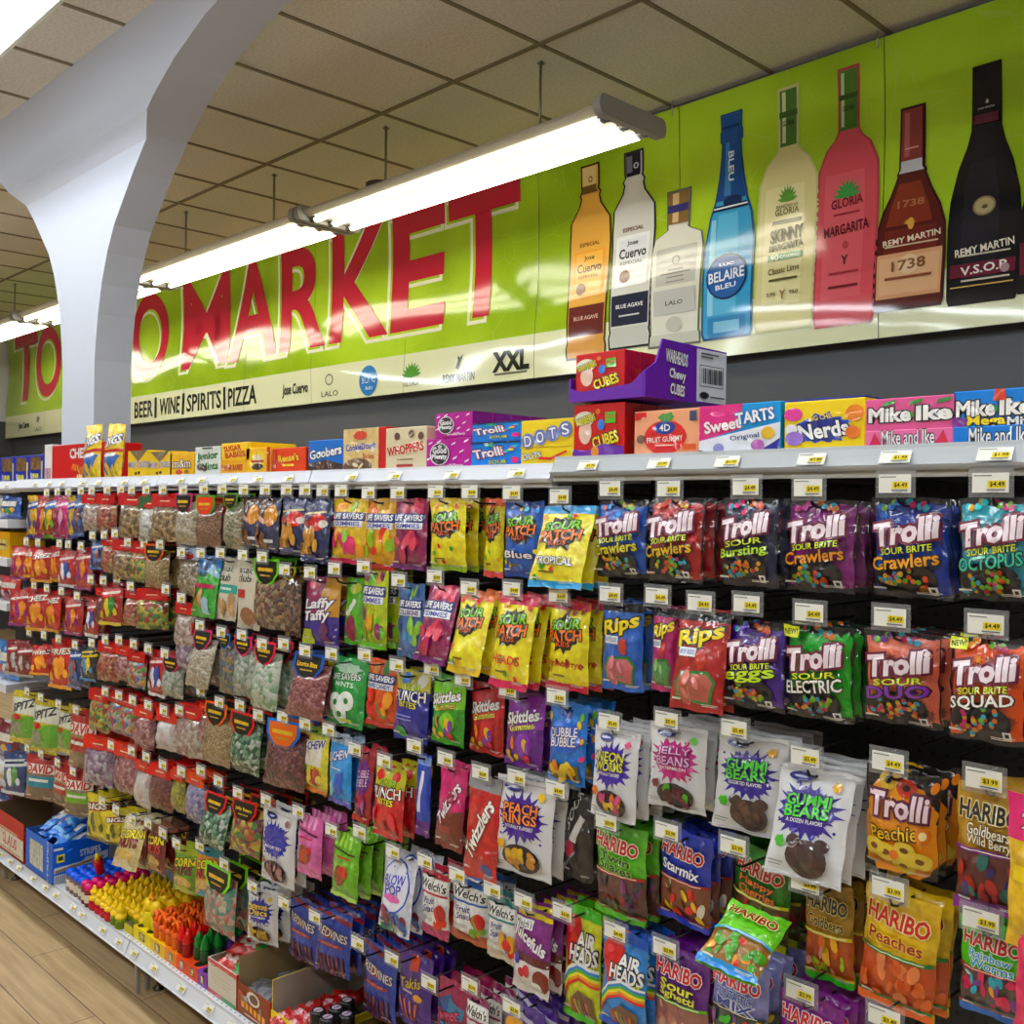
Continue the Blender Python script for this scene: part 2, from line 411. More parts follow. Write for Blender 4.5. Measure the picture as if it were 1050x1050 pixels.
# white arcade: pillar, two arches and the beam above them
def arcade():
    m = mt('b8bbc5', 'paint')
    pr_ = [(0, .0), (.0, .70), (.012, .784), (.035, .92), (.075, 1.06), (.135, 1.20), (.21, 1.32), (.31, 1.42), (.42, 1.53), (.57, 1.66), (.73, 1.77), (.93, 1.875), (1.2, 1.97), (1.5, 2.03), (1.9, 2.06)]
    q = []
    for i in range(len(pr_)-1):
        for t in (0, .34, .67):
            q.append(tuple(pr_[i][k]+(pr_[i+1][k]-pr_[i][k])*t for k in (0, 1)))
    q.append(pr_[-1]); z = lambda v: CAMZ+v
    xr, xl = -5.04, -5.45
    right = [(xr+d, z(h) if h else 0) for d, h in q]; left = [(xl-d, z(h) if h else 0) for d, h in q]
    far = -9.6
    poly = right+[(3.0, z(2.06)), (3.0, HC), (far-2, HC), (far-2, z(2.06))]+left[::-1]
    a = MA(); a.prism(poly, 'y', 2.03, 2.215, m)
    zl = 1.735
    ru = [p for p in right if p[1] > z(zl)]; lu = [p for p in left if p[1] > z(zl)]
    def cross(side, sg):
        for i in range(len(side)-1):
            if side[i][1] <= z(zl) < side[i+1][1]:
                t = (z(zl)-side[i][1])/(side[i+1][1]-side[i][1]); return (side[i][0]+t*(side[i+1][0]-side[i][0]), z(zl))
    up = [cross(right, 1)]+ru+[(3.0, z(2.06)), (3.0, HC), (far-2, HC), (far-2, z(2.06))]+lu[::-1]+[cross(left, -1)]
    a.prism(up, 'y', 1.975, 2.03, m)
    o = struct(a.obj('arcade_pillar'))
    # sloped underside moulding of the beam
    ct0, ct1 = cross(left, -1)[0]+.003, cross(right, 1)[0]-.003
    zl -= .09; cb0, cb1 = cross(left, 1)[0]+.003, cross(right, 1)[0]-.003; zl += .09
    b = MA(); V = [(x, y, zz) for (xt, xb) in ((ct0, cb0), (ct1, cb1)) for x, y, zz in ((xt, 1.975, z(zl)), (xt, 2.03, z(zl)), (xb, 2.03, z(zl)-.09))]
    b.add(V, [(0, 2, 1), (3, 4, 5), (0, 1, 4, 3), (0, 3, 5, 2), (1, 2, 5, 4)], m); struct(b.obj('trim_3'))
arcade()

# ---------------------------------------------------------------- strip lights hung from the ceiling
def make_light(spec, label, rods=True):
    col, s = spec; L = 2.42
    t = empty('ceiling_light', (0, 0, 0), label, 'ceiling light', 'rows of hanging strip lights')
    w = mt('b8b29e', 'paint'); g = mt('a9a9a6', 'paint')
    a = MA(); a.prism([(-.16, .0), (-.20, .022), (-.205, .032), (-.13, .06), (.13, .06), (.205, .032), (.20, .022), (.16, .0)], 'x', -L/2+.04, L/2-.04, w); a.obj('housing', t)
    for sx in (-1, 1):
        a = MA(); x = sx*(L/2-.02)
        pts = [(-.205+.03*math.cos(q), .02+.045*math.sin(q)) for q in np.linspace(math.pi/2, math.pi*1.5, 7)]+[(.205+.03*math.cos(q), .02+.045*math.sin(q)) for q in np.linspace(-math.pi/2, math.pi/2, 7)]
        a.prism(pts, 'x', x-.02, x+.02, g); c = a.obj('end_cap', t)
        for yy in (-.13, 0, .13):
            b = MA(); b.lathe([(.019, -.03), (.019, .03), (.016, .034)], (x-sx*.045, yy, -.012), mt('77797b', 'plastic'), 10, 'x'); b.obj('socket', c)
    for yy in (-.13, 0, .13):
        a = MA(); a.lathe([(.019, -L/2+.08), (.019, L/2-.08)], (0, yy, -.014), emit(col, s), 10, 'x'); a.obj('tube', t)
    if rods:
        for x in (-.62, .62):
            a = MA(); a.tube([(x, 0, .06), (x, 0, HC-CAMZ-1.735)], .007, mt('9b9a92', 'metal'), 6); a.lathe([(.02, 0), (.008, .012)], (x, 0, HC-CAMZ-1.748), mt('8a897f', 'metal'), 8); a.obj('suspension_rod', t)
    return t
zf = CAMZ+1.735
la = make_light(TUBE_WARM, 'hanging three-tube strip light over the liquor sign, its grey end cap in view')
la.location = (-4.13, 3.57, zf)
for k, lb in ((1, 'second hanging strip light from the grey end cap, ending beside the white arch'), (2, 'third hanging strip light in the liquor sign row, hidden behind the white pillar'), (3, 'far hanging strip light at the picture edge left of the white pillar'), (-1, '')):
    if k > 0: dup(la, (-4.13-2.45*k, 3.57, zf), None, lb)
lb_ = make_light(TUBE_COOL, 'bright strip light at the top corner in front of the white arch')
lb_.location = (-4.6, 1.17, zf)
for k, tx in ((-2, 'out of sight behind the camera'), (-1, 'next to the arch, above the candy shelves'), (1, 'further along the candy aisle past the corner lamp'), (2, 'far end of the candy aisle')):
    dup(lb_, (-4.6-2.45*k, 1.17, zf), None, 'bright aisle strip light '+tx)
lc_ = make_light(TUBE_BACK, 'strip light in the middle of the lamp row behind the viewer'); lc_.location = (-3.4, -1.25, zf)
for k, tx in ((-2, 'near end'), (-1, 'second place'), (1, 'fourth place'), (2, 'far end')):
    dup(lc_, (-3.4-2.45*k, -1.25, zf), None, f'strip light at the {tx} of the lamp row behind the viewer')
# mounting disc on the ceiling light's rod
a = MA(); p = at(390, 187, 3.57); a.lathe([(.075, -.02), (.085, 0), (.085, .025), (.05, .035)], (p[0], 3.57, zf+.10), mt('6d6a60', 'metal'), 16); a.lathe([(.03, .0), (.03, .02)], (p[0]+.13, 3.57, zf+.1), mt('6d6a60', 'metal'), 10); a.box(p[0]+.05, p[0]+.14, 3.56, 3.58, zf+.095, zf+.11, mt('6d6a60', 'metal')); tag(a.obj('rod_junction_box'), 'small round grey junction box on the rod above the strip light', 'junction box')

# ---------------------------------------------------------------- liquor sign on the back wall
YS = 4.42
SEAMS = [-16, -12.35, -11.2, -10.05, -8.9, -7.8] + [at(px, py, YS)[0] for px, py in ((321, 380), (416, 350), (550, 300), (694.6, 200), (905, 200))] + [-1.05]
Z0, Z1 = CAMZ+.785, CAMZ+2.145
def sign_y(x, z):
    """gentle waves of the hung sheets; every sheet hangs a little differently"""
    x = np.asarray(x, float); z = np.asarray(z, float); y = np.zeros_like(x)
    pv = np.array([.3, 2.0, 1.1, 2.9, .7, 1.9, .2, 1.2, 2.3, .6, 1.5, 2.6])
    ph = np.interp(x, SEAMS, pv)
    t = (z-Z0)/(Z1-Z0)
    return YS - .017*np.sin(t*5.2+.9+.3*ph) - .005*np.sin(t*13+ph*2+x*1.3)*(1-t) - .003*np.sin(x*2.6+ph)
def FS(u, v, off): return np.stack([u, sign_y(u, v)-off, v], 1)
def SX(px, py): p = at(px, py, YS); return (p[0], p[2])
def signmat(c1, c2):
    m = bpy.data.materials.new('sign_green'); m.use_nodes = True; t = m.node_tree; b = t.nodes['Principled BSDF']
    tc = nd(m, 'ShaderNodeTexCoord'); n = nd(m, 'ShaderNodeTexNoise'); n.inputs['Scale'].default_value = 1.3; n.inputs['Detail'].default_value = 2; rp = nd(m, 'ShaderNodeValToRGB')
    rp.color_ramp.elements[0].position = .36; rp.color_ramp.elements[0].color = lin(c1); rp.color_ramp.elements[1].position = .66; rp.color_ramp.elements[1].color = lin(c2)
    v = nd(m, 'ShaderNodeTexVoronoi', feature='DISTANCE_TO_EDGE'); v.inputs['Scale'].default_value = 5; lt = nd(m, 'ShaderNodeMath', operation='LESS_THAN'); lt.inputs[1].default_value = .008
    mx = nd(m, 'ShaderNodeMix', data_type='RGBA'); mu = nd(m, 'ShaderNodeMath', operation='MULTIPLY'); mu.inputs[1].default_value = .12; mx.inputs[7].default_value = lin('d3e58a')
    t.links.new(tc.outputs['Object'], n.inputs[0]); t.links.new(n.outputs[0], rp.inputs[0]); t.links.new(tc.outputs['Object'], v.inputs[0]); t.links.new(v.outputs[0], lt.inputs[0]); t.links.new(lt.outputs[0], mu.inputs[0]); t.links.new(mu.outputs[0], mx.inputs[0]); t.links.new(rp.outputs[0], mx.inputs[6]); t.links.new(mx.outputs[2], b.inputs['Base Color'])
    b.inputs['Roughness'].default_value = .09
    return m
def sgrid(x0, x1, z0, z1, m, name, parent, off=0, nz=26):
    a = MA(); nx = max(2, round((x1-x0)/.12))
    a.grid(lambda u, v: FS(x0+u*(x1-x0), z0+v*(z1-z0), off), nx, nz, m); return a.obj(name, parent)
def sart(A, name, parent, base=.003, step=.0006):
    X = np.concatenate([np.asarray(q[0]) for q in A]); lo, hi = X.min(0)-.001, X.max(0)+.001
    a = MA(); a.art_cut(('sign', len(_CUT)), A, np.linspace(lo[0], hi[0], max(2, int((hi[0]-lo[0])/.1)+2)), np.linspace(lo[1], hi[1], max(2, int((hi[1]-lo[1])/.045)+2)), FS, True, base, step); return a.obj(name, parent)
def ST(s, x, z, w, h, c, **k): return T(s, x, z, w, h, c, fin='sign', **k)
def build_sign():
    sg = empty('liquor_sign', (0, 0, 0), 'long green sign of hung panels with red market lettering and bottle pictures', 'sign')
    mg = signmat('8db010', 'b2d628'); mc = mt('e3e6bd', 'sign')
    zc = SX(330, 377)[1]
    xs = [at(7, 400, YS)[0]]+[s for s in SEAMS if s > at(7, 400, YS)[0]]
    for x0, x1 in zip(xs, xs[1:]):
        sgrid(x0+.002, x1-.002, zc, Z1, mg, 'green_panel', sg); sgrid(x0+.002, x1-.002, Z0, zc, mc, 'cream_panel', sg, 0, 10)
        a = MA(); a.tube([(x1-.02, YS-.03, Z1-.05), (x1-.02, YS-.03, HC-.008)], .004, mt('c9c9c4', 'metal'), 5); a.obj('hanging_clip', sg)
    zt, zb = SX(528, 187)[1], SX(489, 322)[1]
    L = [('T', 15.5, 37), ('O', 37, 61), ('O', 136.5, 171), ('M', 188, 234), ('A', 236.5, 282.5), ('R', 289, 331.5), ('K', 341, 393), ('E', 403, 453), ('T', 461, 529)]
    for ch, p0, p1 in L:
        py = 330 if p0 > 100 else 385
        x0, x1 = SX(p0, py)[0], SX(p1, py)[0]; w = x1-x0; h = zt-zb; x = (x0+x1)/2; z = (zt+zb)/2
        def cutG(c, d, off):
            V, F = glyphs(ch, off); V0, _ = glyphs(ch, 0); lo, hi = V0.min(0), V0.max(0)
            q = (V-lo)/(hi-lo)-.5; return [(np.stack([x-d+q[:, 0]*w, z-d*.8+q[:, 1]*h], 1), F, c, 'sign')]
        e_ = .012 if ch == 'M' else 0
        A = cutG('eef0cf', .035, .035-e_)+cutG(mg, .035, .012-e_)+cutG('c4203a', 0, .022-e_)
        sart(A, 'letter', sg)
    # printed words and brand marks on the cream band
    p0, p1 = SX(140, 415), SX(265, 401)
    for wd_, a0, a1 in (('BEER', 140, 158), ('|', 160.5, 162), ('WINE', 165.5, 186), ('|', 189, 190.5), ('SPIRITS', 193.5, 228), ('|', 231, 232.5), ('PIZZA', 236, 265)):
        x0, x1 = SX(a0, 415)[0], SX(a1, 415)[0]; z0 = SX(200, 422)[1]; z1 = SX(200, 405)[1]
        sart(ST(wd_, (x0+x1)/2, (z0+z1)/2+.005, x1-x0, (z1-z0)*(1.25 if wd_ == '|' else 1), '23261f', cut=False, bold=.02), 'lettering', sg)
    def logo(s, a0, a1, py0, py1, c='3a3b33', **k):
        x0, x1 = SX(a0, py1)[0], SX(a1, py1)[0]; m = (a0+a1)/2; z0, z1 = SX(m, py1)[1], SX(m, py0)[1]
        sart(ST(s, (x0+x1)/2, (z0+z1)/2, x1-x0, z1-z0, c, cut=False, **k), 'brand_mark', sg)
    def disc(px, py, r, ry, c, **k):
        x, z = SX(px, py); sart([(v, f, c, 'sign') for v, f, _, _ in E(x, z, r, ry, c, **k)], 'brand_emblem', sg)
    def star(px, py, rx, ry, c, n=9, lo=.45, top=True):
        x, z = SX(px, py); pts = []
        for i in range(2*n+1):
            t = math.pi*i/(2*n); q = 1 if i % 2 else lo+.2
            pts.append((x+rx*q*math.cos(t), z+ry*q*math.sin(t)))
        return [(v, f, c, 'sign') for v, f, _, _ in P(pts+[(x, z-.01)], c)]
    logo('Jose Cuervo', 292, 317.5, 393.5, 407, sh=.1, bold=.03); logo('LALO', 331.5, 348.5, 401, 406.5, '6d6d5c')
    disc(340, 389.5, .055, .045, '8a8a76'); disc(340, 389.5, .04, .032, 'dfe2b9')
    disc(380, 390.5, .11, .11, '2f7fc4', n=20); logo('BELAIRE', 373.5, 387, 387, 392.5, 'eef4fa'); logo('BLEU', 377, 384, 396.5, 399.5, 'eef4fa')
    sart(star(424, 386, .11, .1, '4e9a2c'), 'brand_emblem', sg); logo('GLORIA', 416.5, 432, 391.5, 396, '5b5c48')
    logo('REMY MARTIN', 456.5, 488.5, 383, 391.5); sart([(v, f, '3a3b33', 'sign') for v, f, _, _ in P([SX(469, 378), SX(472, 379), SX(474.5, 370), SX(477, 363), SX(473.5, 367), SX(471, 365), SX(471.5, 370)], '3a3b33')], 'brand_emblem', sg)
    logo('XXL', 508.5, 543.5, 360.5, 379, '26271f', bold=.05); sart([(v, f, '6a6b5c', 'sign') for v, f, _, _ in R((SX(509, 382)[0]+SX(542, 382)[0])/2, SX(526, 382.5)[1], SX(542, 382)[0]-SX(509, 382)[0], .012, '6a6b5c')], 'brand_mark', sg)
    logo('Jose Cuervo', 20.5, 31.5, 433, 441, bold=.03); logo('LALO', 37.5, 45, 438, 442, '6d6d5c'); disc(41, 430, .05, .04, '8a8a76')
    # bottle pictures
    def bottle(x0, x1, ytop, ybot, prof, body, parts, edge=None, name='bottle_print'):
        m = (x0+x1)/2; xa, xb = SX(x0, ybot)[0], SX(x1, ybot)[0]; zt_, zb_ = SX(m, ytop)[1], SX(m, ybot)[1]; w, h, cx = xb-xa, zt_-zb_, (xa+xb)/2
        def band(v0, v1, c, k=1.0, off=0.0, grow=0):
            pr2 = [(v, r) for v, r in prof]; vs2 = sorted({v0, v1} | {v for v, _ in pr2 if v0 < v < v1}); rr = lambda v: np.interp(v, [p[0] for p in pr2], [p[1] for p in pr2])
            L_ = [(cx+(off-rr(v)*k)*w/2-grow, zb_+v*h+(grow if v == v1 else -grow if v == v0 else 0)) for v in vs2]; R_ = [(cx+(off+rr(v)*k)*w/2+grow, zb_+v*h+(grow if v == v1 else -grow if v == v0 else 0)) for v in vs2]
            V = []; F = []
            for p, q in zip(L_, R_): V += [p, q]
            for i in range(len(vs2)-1): F.append((2*i, 2*i+1, 2*i+3, 2*i+2))
            return [(V, F, c, 'sign')]
        A = []
        if edge: A += band(0, 1, edge, grow=.012)
        A += band(0, 1, body)
        for p in parts:
            if p[0] == 'b': A += band(p[1], p[2], p[3], *p[4:])
            elif p[0] == 't': A += ST(p[1], cx+p[2]*w/2, zb_+p[3]*h, p[4]*w, p[5]*h, p[6], cut=False, rot=(p[7] if len(p) > 7 else 0), bold=.02)
            elif p[0] == 'r': A += [(v, f, p[5], 'sign') for v, f, _, _ in R(cx+p[1]*w/2, zb_+p[2]*h, p[3]*w, p[4]*h*.7, p[5])]
            elif p[0] == 'e': A += [(v, f, p[5], 'sign') for v, f, _, _ in E(cx+p[1]*w/2, zb_+p[2]*h, p[3]*w/2, p[4]*h, p[5], n=18)]
            elif p[0] == 's': A += [(v, f, p[5], 'sign') for v, f, _, _ in P([(cx+p[1]*w/2+p[3]*w/2*(1 if i % 2 else .62)*math.cos(math.pi*i/18), zb_+p[2]*h+p[4]*h*(1 if i % 2 else .62)*math.sin(math.pi*i/18)) for i in range(19)]+[(cx+p[1]*w/2, zb_+p[2]*h-.004)], p[5])]
        sart(A, name, sg, .004, .0005)
    cu = [(0, .93), (.05, .97), (.08, .9), (.1, .93), (.6, 1), (.72, .95), (.8, .5), (.84, .42), (.86, .48), (.88, .36), (.9, .4), (1, .4)]
    bottle(582.5, 622, 171, 366, cu, 'e9b04a', [('b', .0, .11, 'd79a3c', .95), ('b', .11, .27, '6b2d28', .96), ('t', 'BLUE AGAVE', 0, .205, .62, .02, 'e0b9a5'), ('b', .31, .56, 'f0a52c', .8), ('b', .33, .55, 'f4ba4d', .68), ('t', 'ESPECIAL', 0, .595, .5, .02, '8a5b2a'), ('t', 'Jose', 0, .52, .26, .03, '3c2c14'), ('t', 'Cuervo', .03, .47, .62, .045, '3c2c14'), ('t', 'ESPECIAL', 0, .425, .5, .015, 'a86f25'), ('e', -.35, .36, .24, .032, '7c4127'), ('b', .9, .995, 'd8bd7c', .85), ('t', 'O', .05, .93, .1, .03, '5d4a1d'), ('b', .86, .9, '6b5326', .9)], '3a2a14')
    bottle(626, 667.5, 157, 355, cu, 'd9dad4', [('b', .0, .1, 'c6c8c2', .95), ('b', .11, .27, '2b2e45', .96), ('t', 'BLUE AGAVE', 0, .21, .66, .02, 'e6e6ea'), ('r', 0, .16, .5, .012, 'c9c9d4'), ('b', .31, .58, 'eceef0', .82), ('b', .33, .56, 'dfe3ea', .7), ('t', 'ESPECIAL', 0, .61, .5, .02, '7c5b45'), ('t', 'Jose', 0, .535, .26, .03, '2a2a30'), ('t', 'Cuervo', .03, .485, .66, .05, '2a2a30'), ('t', 'ESPECIAL', 0, .435, .55, .018, '8d8f98'), ('e', -.3, .365, .26, .033, '7a4a3a'), ('b', .88, .998, '1d1f2b', .9), ('b', .9, .985, '6f7482', .35, -.18), ('t', '0', .15, .93, .12, .03, 'c3c6d0')], '2b2d30')
    lo_ = [(0, .98), (.06, .97), (.07, .92), (.62, 1), (.71, .9), (.745, .5), (.76, .38), (.8, .36), (.8, .4), (1, .42)]
    bottle(667.5, 718.5, 196, 353, lo_, 'dfe0d3', [('b', 0, .07, 'c9cbbd', .97), ('b', .39, .64, 'c3c4bc', .82), ('t', 'O', 0, .55, .16, .06, '9a9a92'), ('r', 0, .49, .3, .012, '8c8c84'), ('r', 0, .465, .6, .012, '8c8c84'), ('r', 0, .44, .34, .012, '8c8c84'), ('r', 0, .41, .36, .01, '8c8c84'), ('b', .2, .36, 'bfc1bc', .88), ('t', 'LALO', 0, .27, .34, .028, '4b4b48'), ('e', 0, .13, .32, .05, 'c5c6bb'), ('b', .79, .998, '8a6a3a'), ('b', .8, .99, 'd8b988', .3, -.1), ('b', .865, .915, '3a3a7c')], '6b6d60')
    be = [(0, .92), (.02, 1), (.1, 1), (.42, .98), (.55, .82), (.62, .62), (.72, .46), (.82, .36), (.88, .33), (.885, .4), (.93, .4), (.935, .36), (1, .38)]
    bottle(722.5, 771, 118, 345, be, '39a3d8', [('b', .0, .09, '2d86c2', .8), ('b', .02, .07, '7fc4e6', .55), ('b', .1, .56, '5ab9e4', .5, -.1), ('b', .1, .54, '8ed2ee', .12, -.7), ('b', .62, .998, '1d4f93'), ('b', .64, .88, '3c83c2', .25, -.15), ('t', 'BLEU', 0, .77, .52, .028, 'dfeefa', -90), ('e', .08, .61, .4, .028, '16305f'), ('b', .575, .6, '1a2b52'), ('b', .585, .592, 'e6eef5'), ('e', -.02, .27, .86, .105, '1d2d5e'), ('e', -.02, .27, .8, .097, '2a63ad'), ('t', 'LUC', -.02, .325, .3, .012, 'cfdff0'), ('t', 'BELAIRE', -.02, .275, .74, .045, 'f2f6fb', 4), ('t', 'BLEU', -.02, .225, .42, .022, 'f2f6fb', 4), ('b', .94, .95, '0f2f66')], '1f4d86')
    gl = [(0, .9), (.02, .97), (.3, .98), (.5, 1), (.62, .96), (.7, .7), (.735, .42), (.76, .3), (.78, .28), (1, .3)]
    bottle(776.5, 834.5, 92, 337, gl, 'ded595', [('b', .1, .6, 'e8e0a8', .7, -.1), ('b', .765, .998, '4f7a2c'), ('b', .78, .99, 'd5dba0', .22, -.15), ('b', .885, .91, '3d5f20', 1.1), ('t', 'GLORIA', 0, .86, .2, .022, '2f3c16'), ('s', 0, .535, .36, .07, '5a9a33'), ('t', 'RANCHO LA', 0, .515, .38, .014, '6e6436'), ('t', 'GLORIA', 0, .492, .42, .026, '6e6436'), ('r', 0, .45, .5, .02, '5f5630', 3), ('t', 'SKINNY', .02, .395, .56, .055, '3c371f', 3), ('t', 'MARGARITA', .02, .345, .58, .028, '4d4728', 3), ('b', .288, .314, '3f9a57', .6), ('t', '90', -.35, .301, .14, .026, 'f4f4dc'), ('t', 'CALORIES', .18, .301, .34, .012, 'dfeed0'), ('t', 'Classic Lime', 0, .245, .54, .025, '5f5630', 3), ('r', 0, .205, .5, .014, '5f5630'), ('t', '5.9%', -.4, .145, .16, .014, '5f5630'), ('t', 'Y', 0, .14, .1, .035, '8a6b4a'), ('t', '750', .4, .145, .16, .014, '5f5630')], 'c9c98a')
    bottle(837.5, 897, 72, 332, gl, 'd9505c', [('b', .1, .6, 'e0606a', .7, -.1), ('b', .765, .998, '4b7a26'), ('b', .78, .99, 'c3d0a0', .18, -.2), ('b', .885, .905, '3a5a1c', 1.1), ('t', 'GLORIA', 0, .85, .2, .02, '2b3814'), ('s', 0, .5, .5, .075, '3f9a46'), ('t', 'GLORIA', 0, .48, .54, .036, '7a1f2c', 3), ('r', 0, .435, .45, .012, 'a9303c'), ('t', 'MARGARITA', 0, .375, .76, .04, '5e1c26', 4), ('e', 0, .31, .1, .016, 'c0484f'), ('t', 'Y', 0, .25, .1, .035, '5e1c26'), ('r', 0, .2, .5, .012, 'a9303c'), ('r', 0, .145, .5, .014, '7a1f2c')], 'b8464e')
    r1 = [(0, .93), (.02, .98), (.25, 1), (.4, .97), (.5, .8), (.58, .56), (.64, .42), (.67, .36), (.68, .38), (.7, .32), (1, .3)]
    bottle(899.5, 967, 111, 315, r1, '5c1d1a', [('b', .42, .63, '8a3420', .75, -.05), ('b', .05, .4, '74271f', .8), ('b', .05, .28, 'dca173', .98), ('b', .07, .26, 'e3b184', .9), ('t', '1738', 0, .525, .4, .035, 'b9734a'), ('s', -.02, .42, .2, .03, 'e0a83c'), ('e', .02, .42, .1, .03, 'e0a83c'), ('t', 'REMY MARTIN', .05, .345, .86, .03, 'f0dcc0', 4), ('r', .05, .315, .8, .011, 'e0c4a0', 4), ('e', 0, .215, .3, .05, 'e8c79c'), ('t', '1738', 0, .215, .5, .05, '8a5a34', 3), ('r', 0, .15, .7, .02, '8a4a2c', 3), ('b', .68, .74, 'c8c8cc'), ('b', .74, .998, '8f3a37'), ('b', .76, .98, 'b4605a', .25, -.15), ('r', 0, .8, .2, .01, 'd9a09a')], '401512')
    r2 = [(0, .88), (.015, .95), (.2, .99), (.33, 1), (.45, .93), (.58, .72), (.68, .46), (.74, .36), (1, .34)]
    bottle(973.5, 1043.5, 68, 308, r2, '16141a', [('b', .1, .6, '211f27', .55, -.1), ('e', 0, .405, .34, .042, '8d7c56'), ('e', 0, .405, .28, .034, 'b8a677'), ('s', .02, .395, .12, .02, '5d5033'), ('t', 'REMY MARTIN', .04, .225, .86, .032, 'e9dfcf', 5), ('r', .04, .2, .76, .01, 'cfc4b0', 5), ('b', .105, .165, '6b1f33', .98), ('t', 'V.S.O.P', .04, .137, .66, .036, 'efe3de', 3), ('e', .66, .125, .13, .02, 'a78a8f'), ('r', .1, .09, .7, .012, 'cfc4b0', 4), ('b', .062, .068, 'c9a85c', .95), ('b', .76, .8, '5b2030'), ('s', .02, .845, .06, .018, 'b8b0a8'), ('t', 'REMY MARTIN', 0, .825, .24, .008, 'b8b0a8')], '0c0b0e')
    bottle(1045, 1100, 128, 296, r2, '1a1517', [('b', .1, .3, '6b1f33', .98)], '0c0b0e')
    rebase(sg, (-6, YS, Z0))
build_sign()

# ---------------------------------------------------------------- shelving bays
YR = 1.535; YB_ = 1.86; ZD = CAMZ-1.43; YTIP = 1.49
J = [-.23, -1.455, -2.352, -3.262, -4.62, -5.6]
RAILPX = [(800, 481.5, 462), (440, 494.2, 480), (240, 497.2, 486), (110, 499.8, 490), (12, 502, 494)]
WHITE = 'dcdee6'
def ticket_mesh(price, w=.05, h=.028):
    a = MA(); a.box(-w/2, w/2, 0, .001, -h/2, h/2, mt('f1f0e9', 'paper'))
    q = cat(R(.68, .42, .5, .38, 'f2dc2a', 'paper'), T(price, .69, .42, .4, .26, '2c2a1a', cut=False, bold=.02, fin='paper'), R(.3, .86, .5, .06, '8b8b88', 'paper'), R(.66, .14, .5, .07, '77777a', 'paper'), R(.6, .05, .3, .03, '99999a', 'paper'))
    a.art(q, lambda u, v, off: np.stack([(u-.5)*w, 0*u-off, (v-.5)*h], 1), False, .0004, .0003)
    return a.mesh('price_ticket')
PRICES = {p: ticket_mesh('$'+p) for p in ('4.49', '3.99', '5.49', '2.99', '3.49', '1.99')}
RT = {p: ticket_mesh('$'+p, .05, .022) for p in ('3.49', '3.89', '1.99')}
BAYN = ['nearest bay', 'second bay', 'third bay', 'fourth bay', 'farthest bay']
def rail(name, parent, x0, x1, zb, zt, y0, m):
    """angled ticket rail with lips"""
    a = MA(); d = (zt-zb)*.55
    a.prism([(y0, zb), (y0+.004, zb-.004), (y0+.02, zb-.004), (y0+d+.006, zt), (y0+d-.002, zt+.003), (y0+d-.003, zt-.003), (y0+.005, zb+.004), (y0-.002, zb+.004)], 'x', x0, x1, m)
    return a.obj(name, parent), d
bays = []
TOPZ = []
